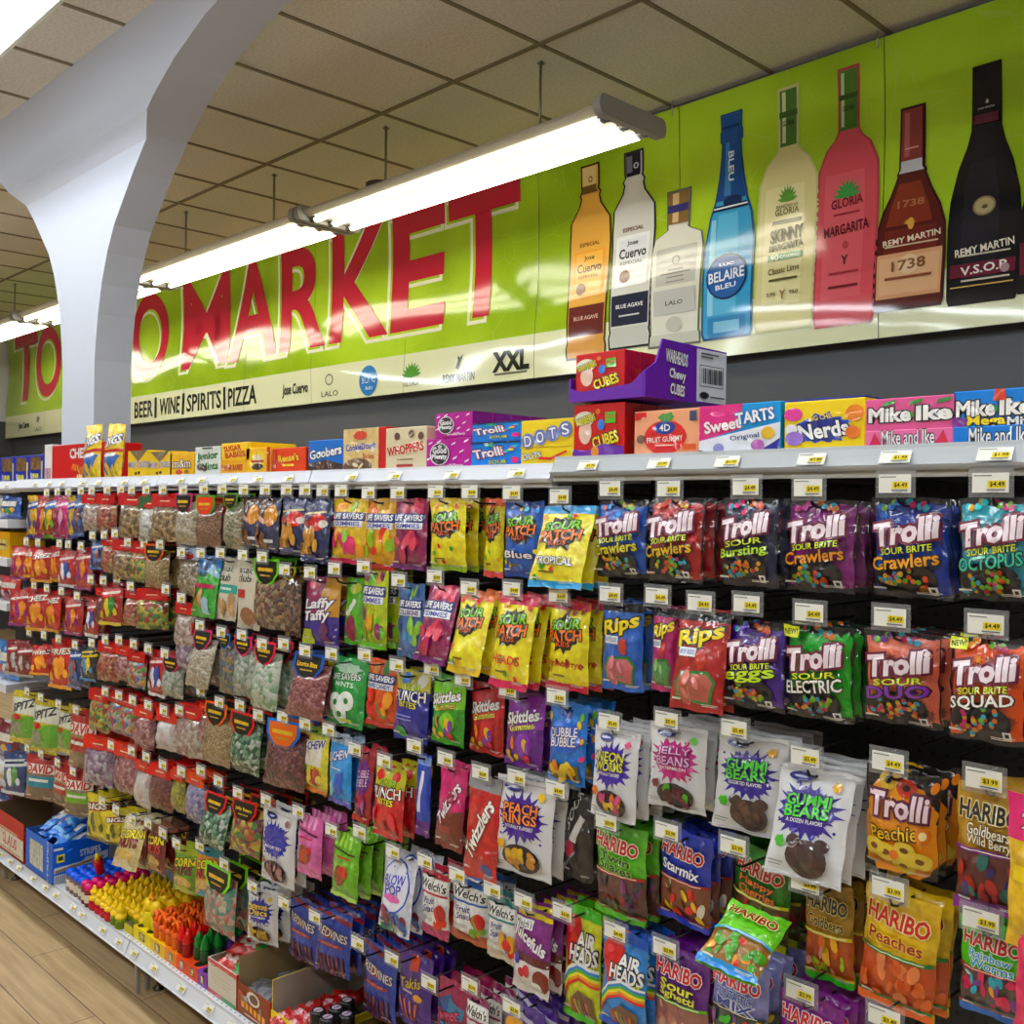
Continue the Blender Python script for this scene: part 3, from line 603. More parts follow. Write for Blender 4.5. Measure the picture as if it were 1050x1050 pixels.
for k in range(5):
    x1, x0 = J[k], J[k+1]; px, pb, pt = RAILPX[k]
    zb, zt = at(px, pb, 1.52)[2], at(px, pt, 1.54)[2]; zs = zt-.004; TOPZ.append(zs)
    b = empty('shelving_bay', ((x0+x1)/2, YB_, 0), f'{BAYN[k]} of the white candy shelving with its grey rail and dark hook panel', 'shelving', 'white shelving bays of the candy aisle')
    b.location = (0, 0, 0)
    m = mt('b9bcc0' if k == 0 else WHITE, 'paint'); mw = mt(WHITE, 'paint')
    a = MA(); a.box(x0+.003, x1-.003, YB_, YB_+.03, ZD, zs-.02, M_PEG); a.obj('hook_panel', b)
    a = MA(); a.box(x0+.003, x0+.025, YB_+.03, YB_+.09, 0, zs+.02, mt('3a3c40', 'metal')); a.obj('upright', b)
    a = MA(); a.box(x0+.002, x1-.002, 1.545, YB_-.002, zs-.028, zs, mt('c9cbd0', 'paint')); a.box(x0+.002, x1-.002, 1.53, 1.548, zs-.044, zs-.028, mt('b5b2aa', 'paint')); a.obj('top_shelf', b)
    r_, d = rail('ticket_rail', b, x0+.003, x1-.003, zb, zt, 1.518, m)
    a = MA(); a.box(x0+.003, x1-.003, 1.45, YB_-.002, ZD-.02, ZD-.0008, mw)
    for q in range(int((x1-x0)/.0254)): a.lathe([(.0032, 0), (.0032, .0003)], (x0+.012+q*.0254, 1.4585, ZD-.0007), mt('6a6c72', 'paint'), 6, smooth=False)
    a.obj('base_deck', b)
    r2, d2 = rail('ticket_rail', b, x0+.003, x1-.003, ZD-.049, ZD-.005, 1.43, mw)
    a = MA(); a.box(x0+.004, x0+.022, 1.466, 1.478, .012, ZD-.05, mt('9b958a', 'paint')); a.obj('leg', b)
    a = MA(); a.box(x0+.004, x0+.03, 1.50, YB_, ZD-.09, ZD-.03, mt('8a857a', 'paint')); a.box(x0+.004, x0+.022, 1.50, 1.512, .012, ZD-.05, mt('8a857a', 'paint')); a.obj('base_bracket', b)
    a = MA(); a.lathe([(.018, 0), (.02, .006), (.006, .012), (.006, .1)], (x0+.012, 1.545, 0), mt('6b665c', 'metal'), 10); a.obj('levelling_foot', b)
    a = MA(); a.box(x0+.004, x1-.004, 1.72, 1.73, 0, ZD-.03, mt('2e2b27', 'paint')); a.obj('kick_plate', b)
    rg = random.Random(k+5)
    # tickets in the rails
    def put(par, x, z, y, d, h, pr):
        o = link('price_ticket', RT[pr], par, (x, y, z)); o.rotation_euler = (-math.atan(.55), 0, 0)
    if k == 0: xs = [at(p, 470, 1.53)[0] for p in (605, 678, 748, 834, 920, 1022)]
    else:
        xs = []; x = x1-.1
        while x > x0+.08: xs.append(x); x -= .13+.1*rg.random()
    for x in xs: put(r_, x, (zb+zt)/2, 1.5135+d/2, d, zt-zb, rg.choice(list(RT)))
    x = x1-.06
    while x > x0+.05 and k in (1, 2, 3): put(r2, x, ZD-.022, 1.4255+d2/2, d2, .05, rg.choice(list(RT))); x -= .07+.12*rg.random()
    bays.append(b)
    if k == 4:  # the farthest bay carries shelves instead of hooks
        for zz in (-.08, -.245, -.435, -.785, -1.13):
            a = MA(); a.box(x0+.003, x1-.003, 1.50, YB_-.002, CAMZ+zz-.035, CAMZ+zz, mw); a.obj('shelf', b)
    rebase(b, ((x0+x1)/2, 1.66, 0))

# ---------------------------------------------------------------- hooks and bags
M_WIRE = mt('17181a', 'metal'); M_WIRE.node_tree.nodes['Principled BSDF'].inputs['Metallic'].default_value = .4
a = MA(); a.box(-.031, .031, 0, .0012, -.021, .021, clear_mat()); HOLD = a.mesh('ticket_holder')
_hk = {}
def hook(x, ztag, zh, label, price, group, ytip=YTIP):
    zh = min(zh, ztag-.012)
    a = MA()
    a.tube([(0, YB_-ytip-.001, zh-ztag+.0), (0, .03, zh-ztag), (0, .012, zh-ztag+.006), (0, .006, zh-ztag+.016)], .0024, M_WIRE, 5)
    a.tube([(0, YB_-ytip-.001, .008), (0, .004, .008)], .0018, M_WIRE, 5)
    o = a.obj('peg_hook', None, (x, ytip, ztag)); tag(o, label, 'hook', group)
    h = link('ticket_holder', HOLD, o); link('price_ticket', PRICES[price], h, (0, -.0022, 0))
    h.location = (0, 0, 0)
    o.rotation_euler = (0, 0, 0)
    return o
def surf(w, h, t, seed, st, sb):
    rg = np.random.RandomState(seed); p = rg.rand(10)*6.28; k1, k2 = 5+4*rg.rand(), 3+4*rg.rand()
    def F(u, v, off, side=-1):
        u = np.asarray(u, float); v = np.asarray(v, float)
        a = np.abs(2*u-1).clip(0, 1); vv = ((v-sb)/(1-st-sb)).clip(0, 1); c = np.abs(2*vv-1)
        b = ((1-a**3.2).clip(0))**.8*((1-c**3.0).clip(0))**.7*(1.2-.4*v)
        wr = .0016*np.sin(k1*u*2+k2*v*3+p[0])*np.sin(k2*u*3-k1*v+p[1])+.0011*np.sin(13*u+9*v+p[2])*np.sin(11*v-7*u+p[3])
        cr = .0022*np.sin(u*24+p[4]+3*np.sin(v*5))*(np.exp(-((vv-1.0)/.10)**2)+np.exp(-(vv/.09)**2))
        fl = .0016*np.sin(u*7+p[5])*(1-b)
        y = side*(t/2*b+.0005+off)+fl+(side*wr*b*1.4)*(1 if side < 0 else .5)+cr*.8
        x = (u-.5)*w*(1-.045*np.sin(np.pi*vv)**.7)+.0012*np.sin(v*17+p[6])*(a**6)
        z = (v-1)*h+.0015*np.sin(u*11+p[7])*np.abs(2*v-1)**8
        return np.stack([x, y, z], 1)
    return F
def bag_mesh(w, h, dz, seed, fine, key=None):
    F = surf(w, h, dz.get('t', .032)*(.75 if w < .1 else 1), seed, dz.get('st', .09), dz.get('sb', .07))
    a = MA(); body = dz['body']; mb = mt(body, dz.get('fin', 'film')) if isinstance(body, str) else body
    nu, nv = (12, 16) if fine else (8, 11)
    us, vs_ = np.linspace(0, 1, nu+1), np.linspace(0, 1, nv+1)
    uu, ww = np.meshgrid(us, vs_); G = F(uu.ravel(), ww.ravel(), 0).reshape(nv+1, nu+1, 3)
    a.grid(lambda u, v: F(u, v, 0), nu, nv, mb); a.grid(lambda u, v: F(u, v, 0, 1), nu, nv, mt(dz['back'], dz.get('fin', 'film')) if 'back' in dz else mb, True, True)
    def on(u, v, off):
        x, y = np.clip(u, 0, 1)*nu, np.clip(v, 0, 1)*nv; i = np.clip(x.astype(int), 0, nu-1); j = np.clip(y.astype(int), 0, nv-1); fx, fy = (x-i)[:, None], (y-j)[:, None]
        p = G[j, i]*(1-fx)*(1-fy)+G[j, i+1]*fx*(1-fy)+G[j+1, i]*(1-fx)*fy+G[j+1, i+1]*fx*fy
        p = p.copy(); p[:, 1] -= off; return p
    if dz['art']: a.art_cut((id(dz), nu), dz['art'], us, vs_, on)
    return a.mesh(dz.get('name', 'candy_bag'))
def header_mesh(w, dz):
    """folded header card or badge at the top of a clear bag"""
    hc, badge = dz['head'], dz.get('badge')
    a = MA(); hh = dz.get('hh', .25)*w
    if badge:   # badge shaped card
        pts = [(-.5, 0), (.5, 0), (.5, -.45), (.3, -.8), (0, -1), (-.3, -.8), (-.5, -.45)]
        sc = lambda k: [(x*w*k, (z*.62*w+.31*w)*k-.31*w+.006) for x, z in pts]
        for k, c, y in ((1.0, hc, -.018), (.82, badge, -.0195)):
            a.prism(sc(k), 'y', y, y+.001, mt(c, 'card'))
        A = cat(T(dz['ht'], .5, .62, .66, .16, 'e8c534', cut=False, bold=.03) if 'ht' in dz else R(.5, .62, .6, .12, 'd8b52c'), R(.5, .42, .4, .05, 'b8962a'))
        a.art(A, lambda u, v, off: np.stack([(u-.5)*w, -.0195-off+0*u, (v-1)*.62*w+.006], 1), False)
    else:
        a.box(-w/2, w/2, -.012, -.010, -hh, .008, mt(hc, 'card')); a.box(-w/2, w/2, .006, .008, -hh, .008, mt(hc, 'card'))
        A = cat(E(.5, .1, .3, .34, dz.get('hc2', 'c23a22'), n=16), R(.5, .3, .36, .1, 'f3dcc0'), R(.5, .82, .2, .08, '20201f'))
        a.art(A, lambda u, v, off: np.stack([(u-.5)*w, -.012-off+0*u, (v-1)*hh+.008], 1), False)
    return a.mesh('header_card')

# ---------------------------------------------------------------- what is printed on each kind of bag
D = {}
def dim(h, f=.8): return ''.join('%02x' % int(int(h[i:i+2], 16)*f) for i in (0, 2, 4))
def dd(k, desc, body, art, **o):
    if art and k[0] not in 'w': art = cat(art, R(.78, .075, .3, .008, 'd8d4cc'), R(.76, .06, .26, .006, 'd8d4cc'), R(.16, .1, .18, .02, 'e4e2dc'))
    D[k] = dict(desc=desc, body=body, art=art, **o)
CW = ['e8622d', 'f2c033', '7fc241', 'd9467a', '4fb8d6', 'f08a3c']
def worm(x, y, l, c, rot=0):
    o = []
    for i in range(5):
        t = (i-2)*l/5; o += E(x+t*math.cos(rot)-.02*math.sin(i*2), y+t*math.sin(rot)+.018*math.cos(i*2), l*.16, l*.12, c[i % len(c)], n=8)
    return o
def trolli(k, desc, body, acc, l1, l2, c2, seed, tl='f6e7ef', win=True, new=False, body2=None):
    bd = body2 or body; rg = random.Random(seed)
    jag = lambda n, x0, y0, x1, y1, d: [(x0+(x1-x0)*i/n+rg.uniform(-d, d)*(y1 != y0), y0+(y1-y0)*i/n+rg.uniform(-d, d)*(x1 != x0)) for i in range(n)]
    A = cat(P(jag(12, .03, .06, .985, .06, .02)+jag(10, .985, .06, .985, .93, .008)+jag(12, .985, .93, .03, .93, .03)+jag(10, .03, .93, .03, .06, .008), bd))
    for i in range(12): A += S(.1+.8*rg.random(), .12+.75*rg.random(), .09, .06, (acc, dim(bd, .62))[i % 2], 7, i, .4)
    CD = [dim(c, .82) for c in CW]
    A += cat(worm(.25, .93, .3, [acc, CD[seed % 6]], .3), worm(.62, .93, .3, [CD[(seed+2) % 6], CD[(seed+1) % 6]], -.2))
    if win: A += cat(E(.46, .2, .42, .18, '15131c', n=18), *[worm(.22+.5*rg.random(), .12+.15*rg.random(), .22, [rg.choice(CD), rg.choice(CD)], rg.random()*3) for _ in range(8)])
    A += T('Trolli', .5, .68, .82, .21, tl, '641437', 8, .12, .09, .045)
    A += cat(T(l1, .52, .5, .66, .065, 'd3e02c', '14140c', 6, .1, .04), T(l2, .5, .385, .86, .13, c2, '14100c', 6, 0, .06, .02), R(.84, .1, .1, .07, 'e8e8e8'), R(.84, .1, .05, .035, '222'))
    if new: A += cat(R(.14, .93, .24, .12, 'd8e022'), T('NEW!', .14, .93, .2, .06, '16160c', rot=6))
    dd(k, desc, '131318', A, back=body)
trolli('octo', 'teal gummy octopus bag', '1d8f9e', '35c4cf', 'SOUR BRITE', 'OCTOPUS', '4fb59a', 1)
trolli('crawlB', 'blue gummy worm bag', '17459b', '2f7fd6', 'SOUR BRITE', 'Crawlers', 'e6a62b', 2)
trolli('crawlP', 'plum berry worm bag', '7a2a6f', 'b04b9e', 'SOUR BRITE', 'Crawlers', 'd98f2e', 3)
trolli('burst', 'black bursting worm bag', '1a2140', 'd8487a', 'SOUR', 'Bursting', 'a9cf35', 4)
trolli('crawlR', 'red berry worm bag', '9c1c24', 'd1454a', 'SOUR BRITE', 'Crawlers', 'd9b23a', 5)
trolli('crawlC', 'royal blue worm bag', '1f55a5', '3f9ae0', 'SOUR BRITE', 'Crawlers', 'c9c238', 6)
trolli('squad', 'orange gummy squad bag', 'd8622a', 'ee9a3a', 'SOUR BRITE', 'SQUAD', 'f4efe6', 7, new=True)
trolli('duo', 'coral duo worm bag', 'd06a58', '6b3f8f', 'SOUR', 'DUO', '7b3f9e', 8, body2='d87a68')
trolli('elec', 'green electric worm bag', '2f9a35', '1e5d2a', 'SOUR', 'ELECTRIC', 'f2f2ee', 9, new=True)
trolli('eggs', 'purple gummy eggs bag', '4b2187', '6a38b5', 'SOUR BRITE', 'eggs', 'b9d433', 10)
A_ = cat(R(.5, .93, 1, .14, '121214'), S(.5, .42, .66, .54, 'f0a01e', 18, 11, .84), blobs(.5, .5, .9, .8, ['f7b52e', 'e48a14'], 14, 11, .07), E(.34, .9, .13, .09, 'd8b545'), E(.34, .9, .05, .035, '14110c'), E(.6, .86, .14, .08, 'b8422a'), E(.6, .86, .05, .03, '14110c'), T('Trolli', .5, .68, .8, .22, 'f7e3ee', '5a1238', 2, .1, .085, .03), T('Peachie', .46, .42, .66, .13, 'f0c23a', '14100c', 7, 0, .06), E(.86, .45, .1, .08, 'e0851f'), E(.86, .45, .05, .04, 'fbe7b5'))
for x, y in ((.36, .22), (.62, .28), (.6, .12), (.82, .2), (.2, .26)): A_ += cat(E(x, y, .15, .09, 'e9cf6b'), E(x, y, .06, .03, '7b4a1c'))
A_ += E(.48, .22, .06, .045, 'e8821e'); dd('peachie', 'orange peach ring bag', '151416', A_)
def rips(k, desc, body, win, low):
    dd(k, desc, body, cat(R(.5, .94, 1, .1, '1c1d22'), T('Rips', .5, .73, .84, .2, 'f0d934', '1c1a10', 9, .1, .08, .03), R(.3, .57, .36, .09, 'e6e9f2'), T('BITE SIZE', .3, .57, .3, .04, '2b4a9a', cut=False), S(.6, .5, .14, .13, 'b8442a', 7, 3), P([(.12, .1), (.8, .06), (.9, .3), (.75, .4), (.25, .38), (.1, .26)], '2f7a3c'), P([(.16, .13), (.76, .09), (.85, .29), (.72, .37), (.28, .35), (.15, .26)], win), blobs(.5, .23, .5, .2, [win, low], 9, 5, .08)))
rips('ripsR', 'dark red licorice bag', 'a32530', 'b0645a', 'd98a80'); rips('ripsG', 'pink green licorice bag', 'b03a6e', '5f8f5a', '8fb87f'); rips('ripsB', 'bright blue licorice bag', '1769bf', 'b96a72', 'd8949a')
def haribo(k, desc, body, name, nc, no, win, cols, foot, seed, hc='c8182a', ho='fbf6ee', line='2f8a3f', name2=None, body2=None):
    A = []
    if body2: A += R(.5, .75, 1, .5, body2)
    A += cat(R(.5, .29, 1, .42, win), blobs(.5, .28, .86, .34, cols, 20, seed, .075, .7), R(.5, .5, 1, .035, line), R(.5, .5, .8, .008, 'f5efe0'), R(.5, .085, 1, .03, line), R(.5, .035, 1, .07, foot))
    A += T('HARIBO', .5, .8, .82, .13, hc, ho, -2, 0, .05, .03)
    if name2: A += cat(T(name, .5, .66, .6, .085, nc, no, -2, 0, .05, .02), T(name2, .52, .57, .62, .09, nc, no, -2, 0, .05, .02))
    else: A += T(name, .5, .625, .72, .1, nc, no, -2, 0, .05, .02)
    dd(k, desc, body, A)
haribo('hWild', 'gold wild berry bag', 'b8902c', 'Goldbears', 'f3e9d2', '1b1712', '5b2a2c', ['28635f', '8f2433', '3a2c6b', 'b03a3a'], '8a2a9a', 1, '15130f', 'e8d9a8', '7a2a8a', 'Wild Berry')
haribo('hPeach', 'yellow peaches gummy bag', 'f5c516', 'Peaches', '9c2a17', 'f5d672', 'c05a3a', ['e07a52', 'd66a4a', 'ea936a'], 'e8781e', 2, 'c0151f', 'fbe6b0', '2f7f38')
haribo('hSour', 'gold sour bear bag', '9c7a26', 'Goldbears', '1d1a12', 'd9c07a', 'a8552f', ['d86a3a', 'e6b23c', 'd89a8a', 'a8c24a'], '3fae2a', 3, '15130f', 'dcc88a', 'd8c320', None)
haribo('hCherry', 'dark green cherries bag', '2f7d27', 'Happy', 'd8812a', '3a1d10', '4a3a1c', ['8f1d2a', '3f7a24', 'b02a36'], 'c9c42a', 4, 'b8151f', 'f3ead0', 'cdd12f', 'Cherries')
haribo('hStar', 'deep blue starmix bag', '1742a8', 'Starmix', 'f2f2f4', '14296b', '7a4a3a', ['d84a3a', '6f3a24', 'e8c23c', 'e6e0d0'], '1c4cc0', 5, 'c0161f', 'f3eef4', 'a02028')
haribo('hTwin', 'leaf green snakes bag', '5aa82c', 'Twin', '241830', '8fd05a', '5b3a34', ['7a3a6b', '8f2f2a', '4d6a24', '3a3344'], '58b52e', 6, 'b8151f', 'f6eed8', 'a3262c', 'Snakes')
haribo('hWorm', 'light green worms bag', '5bbf3a', 'Rainbow', '2a9ad0', 'f0f2d8', '5a4a48', ['d84a6a', 'e8a23c', '4aa8c0', '7a4a8a'], '2a6fc0', 7, 'b8151f', 'f6f0e0', 'a8262c', 'Worms')
haribo('hPurp', 'magenta purple gummy bag', '84288a', '', 'f3e6f3', '401048', '5a2a44', ['8f2433', '3a2c6b', 'b03a5a'], '6a1c78', 8, 'cc1a2a', 'f6eef4', '5a1a64')
haribo('hFun', 'lavender fun mix bag', '8f90c6', 'FUNTASTIC', '2f4a9a', 'e6e8f6', '3a4a44', ['d84a3a', 'e8c23c', '4aa83c', '7a4a8a'], '6a6cae', 9, 'c8162a', 'f6f4fa', '30342f', 'MIX')
haribo('hZing', 'purple sour spaghetti bag', '6a2f86', 'Sour', 'd9d06a', '3a4a14', '9a6a62', ['b87a72', 'c89a8a', 'd8b09a'], '2c2a34', 10, 'd0172a', 'f8f0f4', '6fae34', 'Sghetti')
haribo('hRain', 'fallen green frogs bag', '6fbf2a', '', 'e8e07a', '3f7a1c', '9a6f3f', ['4f9a2c', 'e8a23c', 'd84a3a'], '1f8fd8', 11, '9c1a1c', 'dff0a8', '4aa0d8')
def air(k, desc, body, body2):
    dd(k, desc, body, cat(R(.5, .95, 1, .1, body2), E(.3, .74, .28, .18, 'c81e2c', n=18), P([(.12, .66), (.44, .62), (.2, .42)], 'c81e2c'), E(.22, .8, .08, .04, 'e25a62'), T('AIR', .68, .73, .44, .13, 'f4f4f4', '1a1a20', 0, .1, .07, .03), T('HEADS', .62, .6, .68, .14, 'f4f4f4', '1a1a20', 0, .1, .07, .03), T('XTREMES', .66, .49, .56, .055, 'e4ea3a', '1a3a14', 4), *[P([(.0, .1+i*.028), (.25, .3+i*.028), (.55, .38+i*.028), (1, .34+i*.028), (1, .365+i*.028), (.55, .41+i*.028), (.25, .33+i*.028), (0, .128+i*.028)], c) for i, c in enumerate(('d84a4a', 'e8a03c', 'ece26a', '58b24a', '4a90d0', 'f0f0f4'))], P([(.3, .06), (.9, .04), (.9, .26), (.55, .3), (.3, .18)], '6a4a34'), *[R(.36+i*.1, .13, .05, .16, c) for i, c in enumerate(('b8503c', 'c8a04a', '8a9a4a', '9a5a6a', 'c87a4a'))], R(.5, .03, 1, .06, body2)))
air('airB', 'blue red balloon bag', '2389d0', '1d5fb8'); air('airG', 'lime red balloon bag', 'cfd42a', '4cae2c')
def splash(k, desc, sc, l1, l2, tc, cols, l3='NATURALLY FLAVORED', seed=3, dark=True, bear=False):
    rg = random.Random(seed)
    if bear: low = cat(E(.4, .33, .1, .06, '3c2a28'), E(.76, .33, .1, .06, '3c2a28'), E(.58, .2, .27, .16, '3c2a28', n=18), blobs(.58, .2, .36, .16, cols, 8, seed, .08, .8))
    else: low = cat(E(.55, .19, .32, .15, '2a1c24', n=18), blobs(.55, .19, .42, .16, [dim(c, .9) for c in cols], 18, seed, .07, .75))
    dd(k, desc, 'dcdcde', cat(S(.5, .6, .5, .31, sc, 19, seed, .5), S(.5, .6, .42, .25, sc, 15, seed+4, .72), *[E(.12+.76*rg.random(), .36+.5*rg.random(), .02, .014, sc, n=7) for _ in range(12)], E(.32, .9, .16, .045, '2b2a72'), E(.32, .9, .1, .012, 'c9c9e8'), T(l1, .5, .7, .58, .1, tc, '1d1440' if dark else None, 3, 0, .05, .02), T(l2, .5, .595, .58, .1, tc, '1d1440' if dark else None, 3, 0, .05, .02), T(l3, .5, .51, .5, .035, 'f0eef4', cut=False, rot=2), S(.2, .3, .1, .07, cols[0] if not bear else '4fae3c', 6, 2), S(.82, .86, .08, .06, cols[-1] if not bear else 'd8a83a', 6, 5), low, R(.18, .12, .22, .01, '8a8a8a'), R(.16, .09, .18, .008, '8a8a8a'), R(.5, .965, 1, .012, 'b4b4b8'), R(.5, .03, 1, .012, 'b4b4b8')), fin='matte')
splash('wBear', 'white gummy bear bag', '3a2a8a', 'GUMMI', 'BEARS', '58c04a', ['4a3230', '5a3a34', '3f2c2c', '5a4038'], 'ASSORTED FLAVORS', bear=True)
splash('wBearF', 'front white bear bag', '3a2a8a', 'GUMMI', 'BEARS', '4fc43e', ['4a3230', '553a34', '3f2c2c', '5a4038'], 'A DOZEN FLAVORS', 8, bear=True)
splash('wJelly', 'white pink jelly bag', 'c02a82', 'JELLY', 'BEANS', 'e8a8d4', ['6a2a3a', '4a1c28', '7a3444', '5fae3c'], 'WATERMELON', 5)
splash('wNeon', 'white neon worm bag', '4a2a9a', 'NEON', 'WORMS', 'c9c44a', ['e8824a', 'e8c44a', '6ab06a', 'd86a8a'], 'ARTIFICIALLY FLAVORED', 6)
splash('wPeach', 'white peach ring bag', '4a2a8c', 'PEACH', 'RINGS', 'ea8a24', ['e8b43c', 'd89a2c', 'efc65a'], 'NATURALLY FLAVORED', 7)
splash('wButter', 'white mint disc bag', '2a2f92', 'Butterscotch', 'Discs', 'e8c86a', ['c9a23c', 'd8b45a'], 'FLAVORED', 9)
splash('wSour', 'white blue splash bag', '2f3aa0', '', '', 'b03a4a', ['b07a7a', 'c08a8a', '9a6a6a'], 'ASSORTED', 4, False)
def patch(k, desc, body, top, bot, sub, sc, seed, dots=('d8404a', '3f9a3c', 'e8a03c')):
    rg = random.Random(seed); A = cat(R(.5, .95, 1, .1, top), R(.5, .04, 1, .08, bot), S(.5, .64, .46, .25, '15160f', 12, seed, .66), T('SOUR', .5, .735, .7, .11, '7fc038', '14140c', 4, .1, .06, .03), T('PATCH', .5, .615, .78, .12, 'f0821e', '14140c', 3, .1, .06, .03), T('KIDS', .5, .52, .34, .055, 'e06a4a', '14140c', 2, cut=False))
    for i in range(8): A += S(rg.random()*.9+.05, .1+.26*rg.random() if i < 5 else .85+.06*rg.random(), .06, .045, rg.choice(dots), 5, i)
    if sub: A += T(sub, .5, .3, .72, .09, sc, '1a1440' if sc == 'f2f2f4' else None, 0, 0, .05, .02)
    A += R(.4, .17, .3, .02, '6a5a1c'); dd(k, desc, body, A)
patch('spTrop', 'yellow blue tropical bag', 'f4de12', '1f8fc4', '2aa4dc', 'TROPICAL', 'f2f2f4', 1)
patch('spBlue', 'blue sour kids bag', '1f62b4', '173f7f', '174a94', 'Blue', 'f2f2f4', 2, ('e8d22a', '3f8fd8', '8fd0f0'))
patch('spPink', 'yellow pinkfoot sour bag', 'f4de12', 'd8602f', 'e86a6a', None, 'd84a4a', 3)
patch('spYel', 'plain yellow sour bag', 'f4de12', 'd6c01a', '8fb52a', None, 'fff', 4)
patch('spChoc', 'yellow crimson strawberry bag', 'f4de12', 'b8204a', 'c82454', 'Strawberry', 'b0203a', 5, ('7a2f24', '8a3a2a', 'a84a2a'))
patch('spHead', 'yellow rose heads bag', 'f4de12', 'c82a5a', 'd63a6c', 'HEADS', 'd0304a', 6)
patch('spGold', 'yellow orangetop sour bag', 'f4de12', 'd8742a', 'd8b81c', None, 'd86a1c', 7)
def saver(k, desc, body, bot, cols, l2='GUMMIES', seed=1, top=None):
    dd(k, desc, body, cat(R(.5, .93, 1, .14, top or body), blobs(.5, .88, .8, .12, cols, 5, seed, .1), R(.5, .72, .94, .13, '22286a'), T('LIFE SAVERS', .5, .725, .84, .08, 'f4f4f6', cut=False, bold=.03), R(.5, .61, .86, .09, 'e9e9f0'), T(l2, .5, .61, .74, .06, '33388a', cut=False, bold=.03), blobs(.5, .34, .8, .3, cols, 9, seed+3, .12), R(.5, .04, 1, .08, bot)))
saver('lsYel', 'yellow ring gummies bag', 'd8a63a', 'b83a30', ['d84a3c', 'e8882a', '8fb83a', 'e6c43a']); saver('lsPink', 'pastel ring gummies bag', 'd9b84e', 'c03060', ['d8407a', '6aa0d8', 'e8a040', '8fc05a'], seed=4); saver('lsPur', 'plum ring gummies bag', '8a2258', '6a2a6a', ['b83a5a', '8a3a8a', 'd85a6a'], seed=2); saver('lsBlu', 'grey blue rings bag', '5a74a8', '4a6a9a', ['8fc05a', '5a9ac8', 'c8d04a', '3a5a9a'], 'COLLISIONS', 3); saver('lsGrn', 'lime yellow rings bag', 'b8c82a', '6fc02a', ['8a3a6a', '6fb83a', 'd8a03a'], seed=5); saver('lsOr', 'orange hard ring bag', 'd8642a', 'b03020', ['d8402a', 'e89a2a', '3f8a3c'], 'HARD CANDY', 6)
dd('lsMint', 'green mint ring bag', '2f9245', cat(S(.5, .84, .45, .1, 'bfe0c8', 8, 1), T('LIFE SAVERS', .5, .72, .8, .09, 'f4f6f4', '1c4a2a', 3, cut=False), T('MINTS', .5, .61, .5, .07, 'e4f0e6', cut=False), *[x for px_, py_ in ((.3, .34), (.62, .38), (.44, .18)) for x in cat(E(px_, py_, .21, .14, 'eef4ee', n=16), E(px_, py_, .07, .045, '2a7a3c'))], R(.6, .1, .3, .05, 'c8d83a')))
def skit(k, desc, body, c2):
    dd(k, desc, body, cat(P([(0, .9), (1, .98), (1, .55), (0, .48)], c2), T('Skittles', .5, .68, .82, .15, 'f6f6f6', '4a1024', 9, .1, .06, .03), T('Gummies', .52, .55, .62, .09, 'f2e27a', '3a3a14', 9, 0, .05), E(.62, .34, .2, .14, c2, n=16), blobs(.45, .2, .7, .24, ['e8c23c', '6fb83a', 'd84a5a', '8a4aa8', 'e8882a'], 8, 4, .09)))
skit('skG', 'green rainbow gummies bag', '3f9a2c', '7fc83a'); skit('skR', 'red rainbow gummies bag', 'b3202e', 'd0404a'); skit('skP', 'purple rainbow gummies bag', '6a2a8a', '8f4ab0')
dd('dubB', 'blue bubblegum bag', '1f7fd0', cat(S(.5, .86, .2, .08, '2a3f9a', 7, 2), blobs(.5, .6, .95, .7, ['d8507a', 'e8c23c', '6fb83a'], 12, 3, .05), E(.5, .58, .42, .2, '2f6fd0', n=18), T('DUBBLE', .5, .64, .7, .11, 'f4f0f6', '3a1a5a', 4, 0, .05), T('BUBBLE', .5, .52, .66, .11, 'f4f0f6', '3a1a5a', 4, 0, .05), R(.5, .15, .8, .2, '6a5a2c'), blobs(.5, .15, .7, .16, ['e8c22c', 'd8882a', 'e8d25a'], 12, 5, .1)))
dd('dubR', 'red bubblegum bag', 'a01c38', cat(E(.5, .6, .44, .24, '6a2a7a', n=18), T('DUBBLE', .5, .65, .7, .1, 'd8b0d0', '2a0a34', 4), T('BUBBLE', .5, .53, .66, .1, 'd8b0d0', '2a0a34', 4), blobs(.5, .2, .7, .26, ['6a2a5a', '8a6a9a', 'b0304a'], 10, 5, .13), R(.5, .04, 1, .08, 'b8222e')))
dd('punch', 'red yellow punch bag', 'c31f3e', cat(R(.5, .86, 1, .28, 'b8b23a'), E(.25, .86, .14, .08, 'c83a3a'), E(.75, .88, .12, .07, 'c83a3a'), T('SOUR', .55, .78, .5, .09, 'a8d03a', '14280c', 3), T('PUNCH', .5, .64, .88, .15, 'f4f2ec', '2a1c14', 3, 0, .06), T('BITES', .55, .52, .46, .08, 'efe23a', '2a1c14', cut=False), blobs(.5, .22, .7, .28, ['a01830', 'd84a5a', '8a1428'], 8, 3, .1)))
dd('punchB', 'navy yellow punch bag', '22308f', cat(R(.5, .86, 1, .28, 'b0a83a'), E(.3, .88, .14, .08, '2f74c0'), E(.78, .88, .14, .1, 'd8d8d0'), T('SOUR', .55, .77, .5, .09, 'c8d83a', '14280c', 3), T('PUNCH', .5, .64, .88, .15, 'f4f2ec', '1a1c34', 3, 0, .06), T('BITES', .5, .52, .5, .08, 'efe23a', '1a1c34', cut=False), R(.4, .36, .5, .02, '9aa0d8'), R(.4, .31, .5, .02, '9aa0d8'), E(.3, .12, .16, .08, '3f9a3c')))
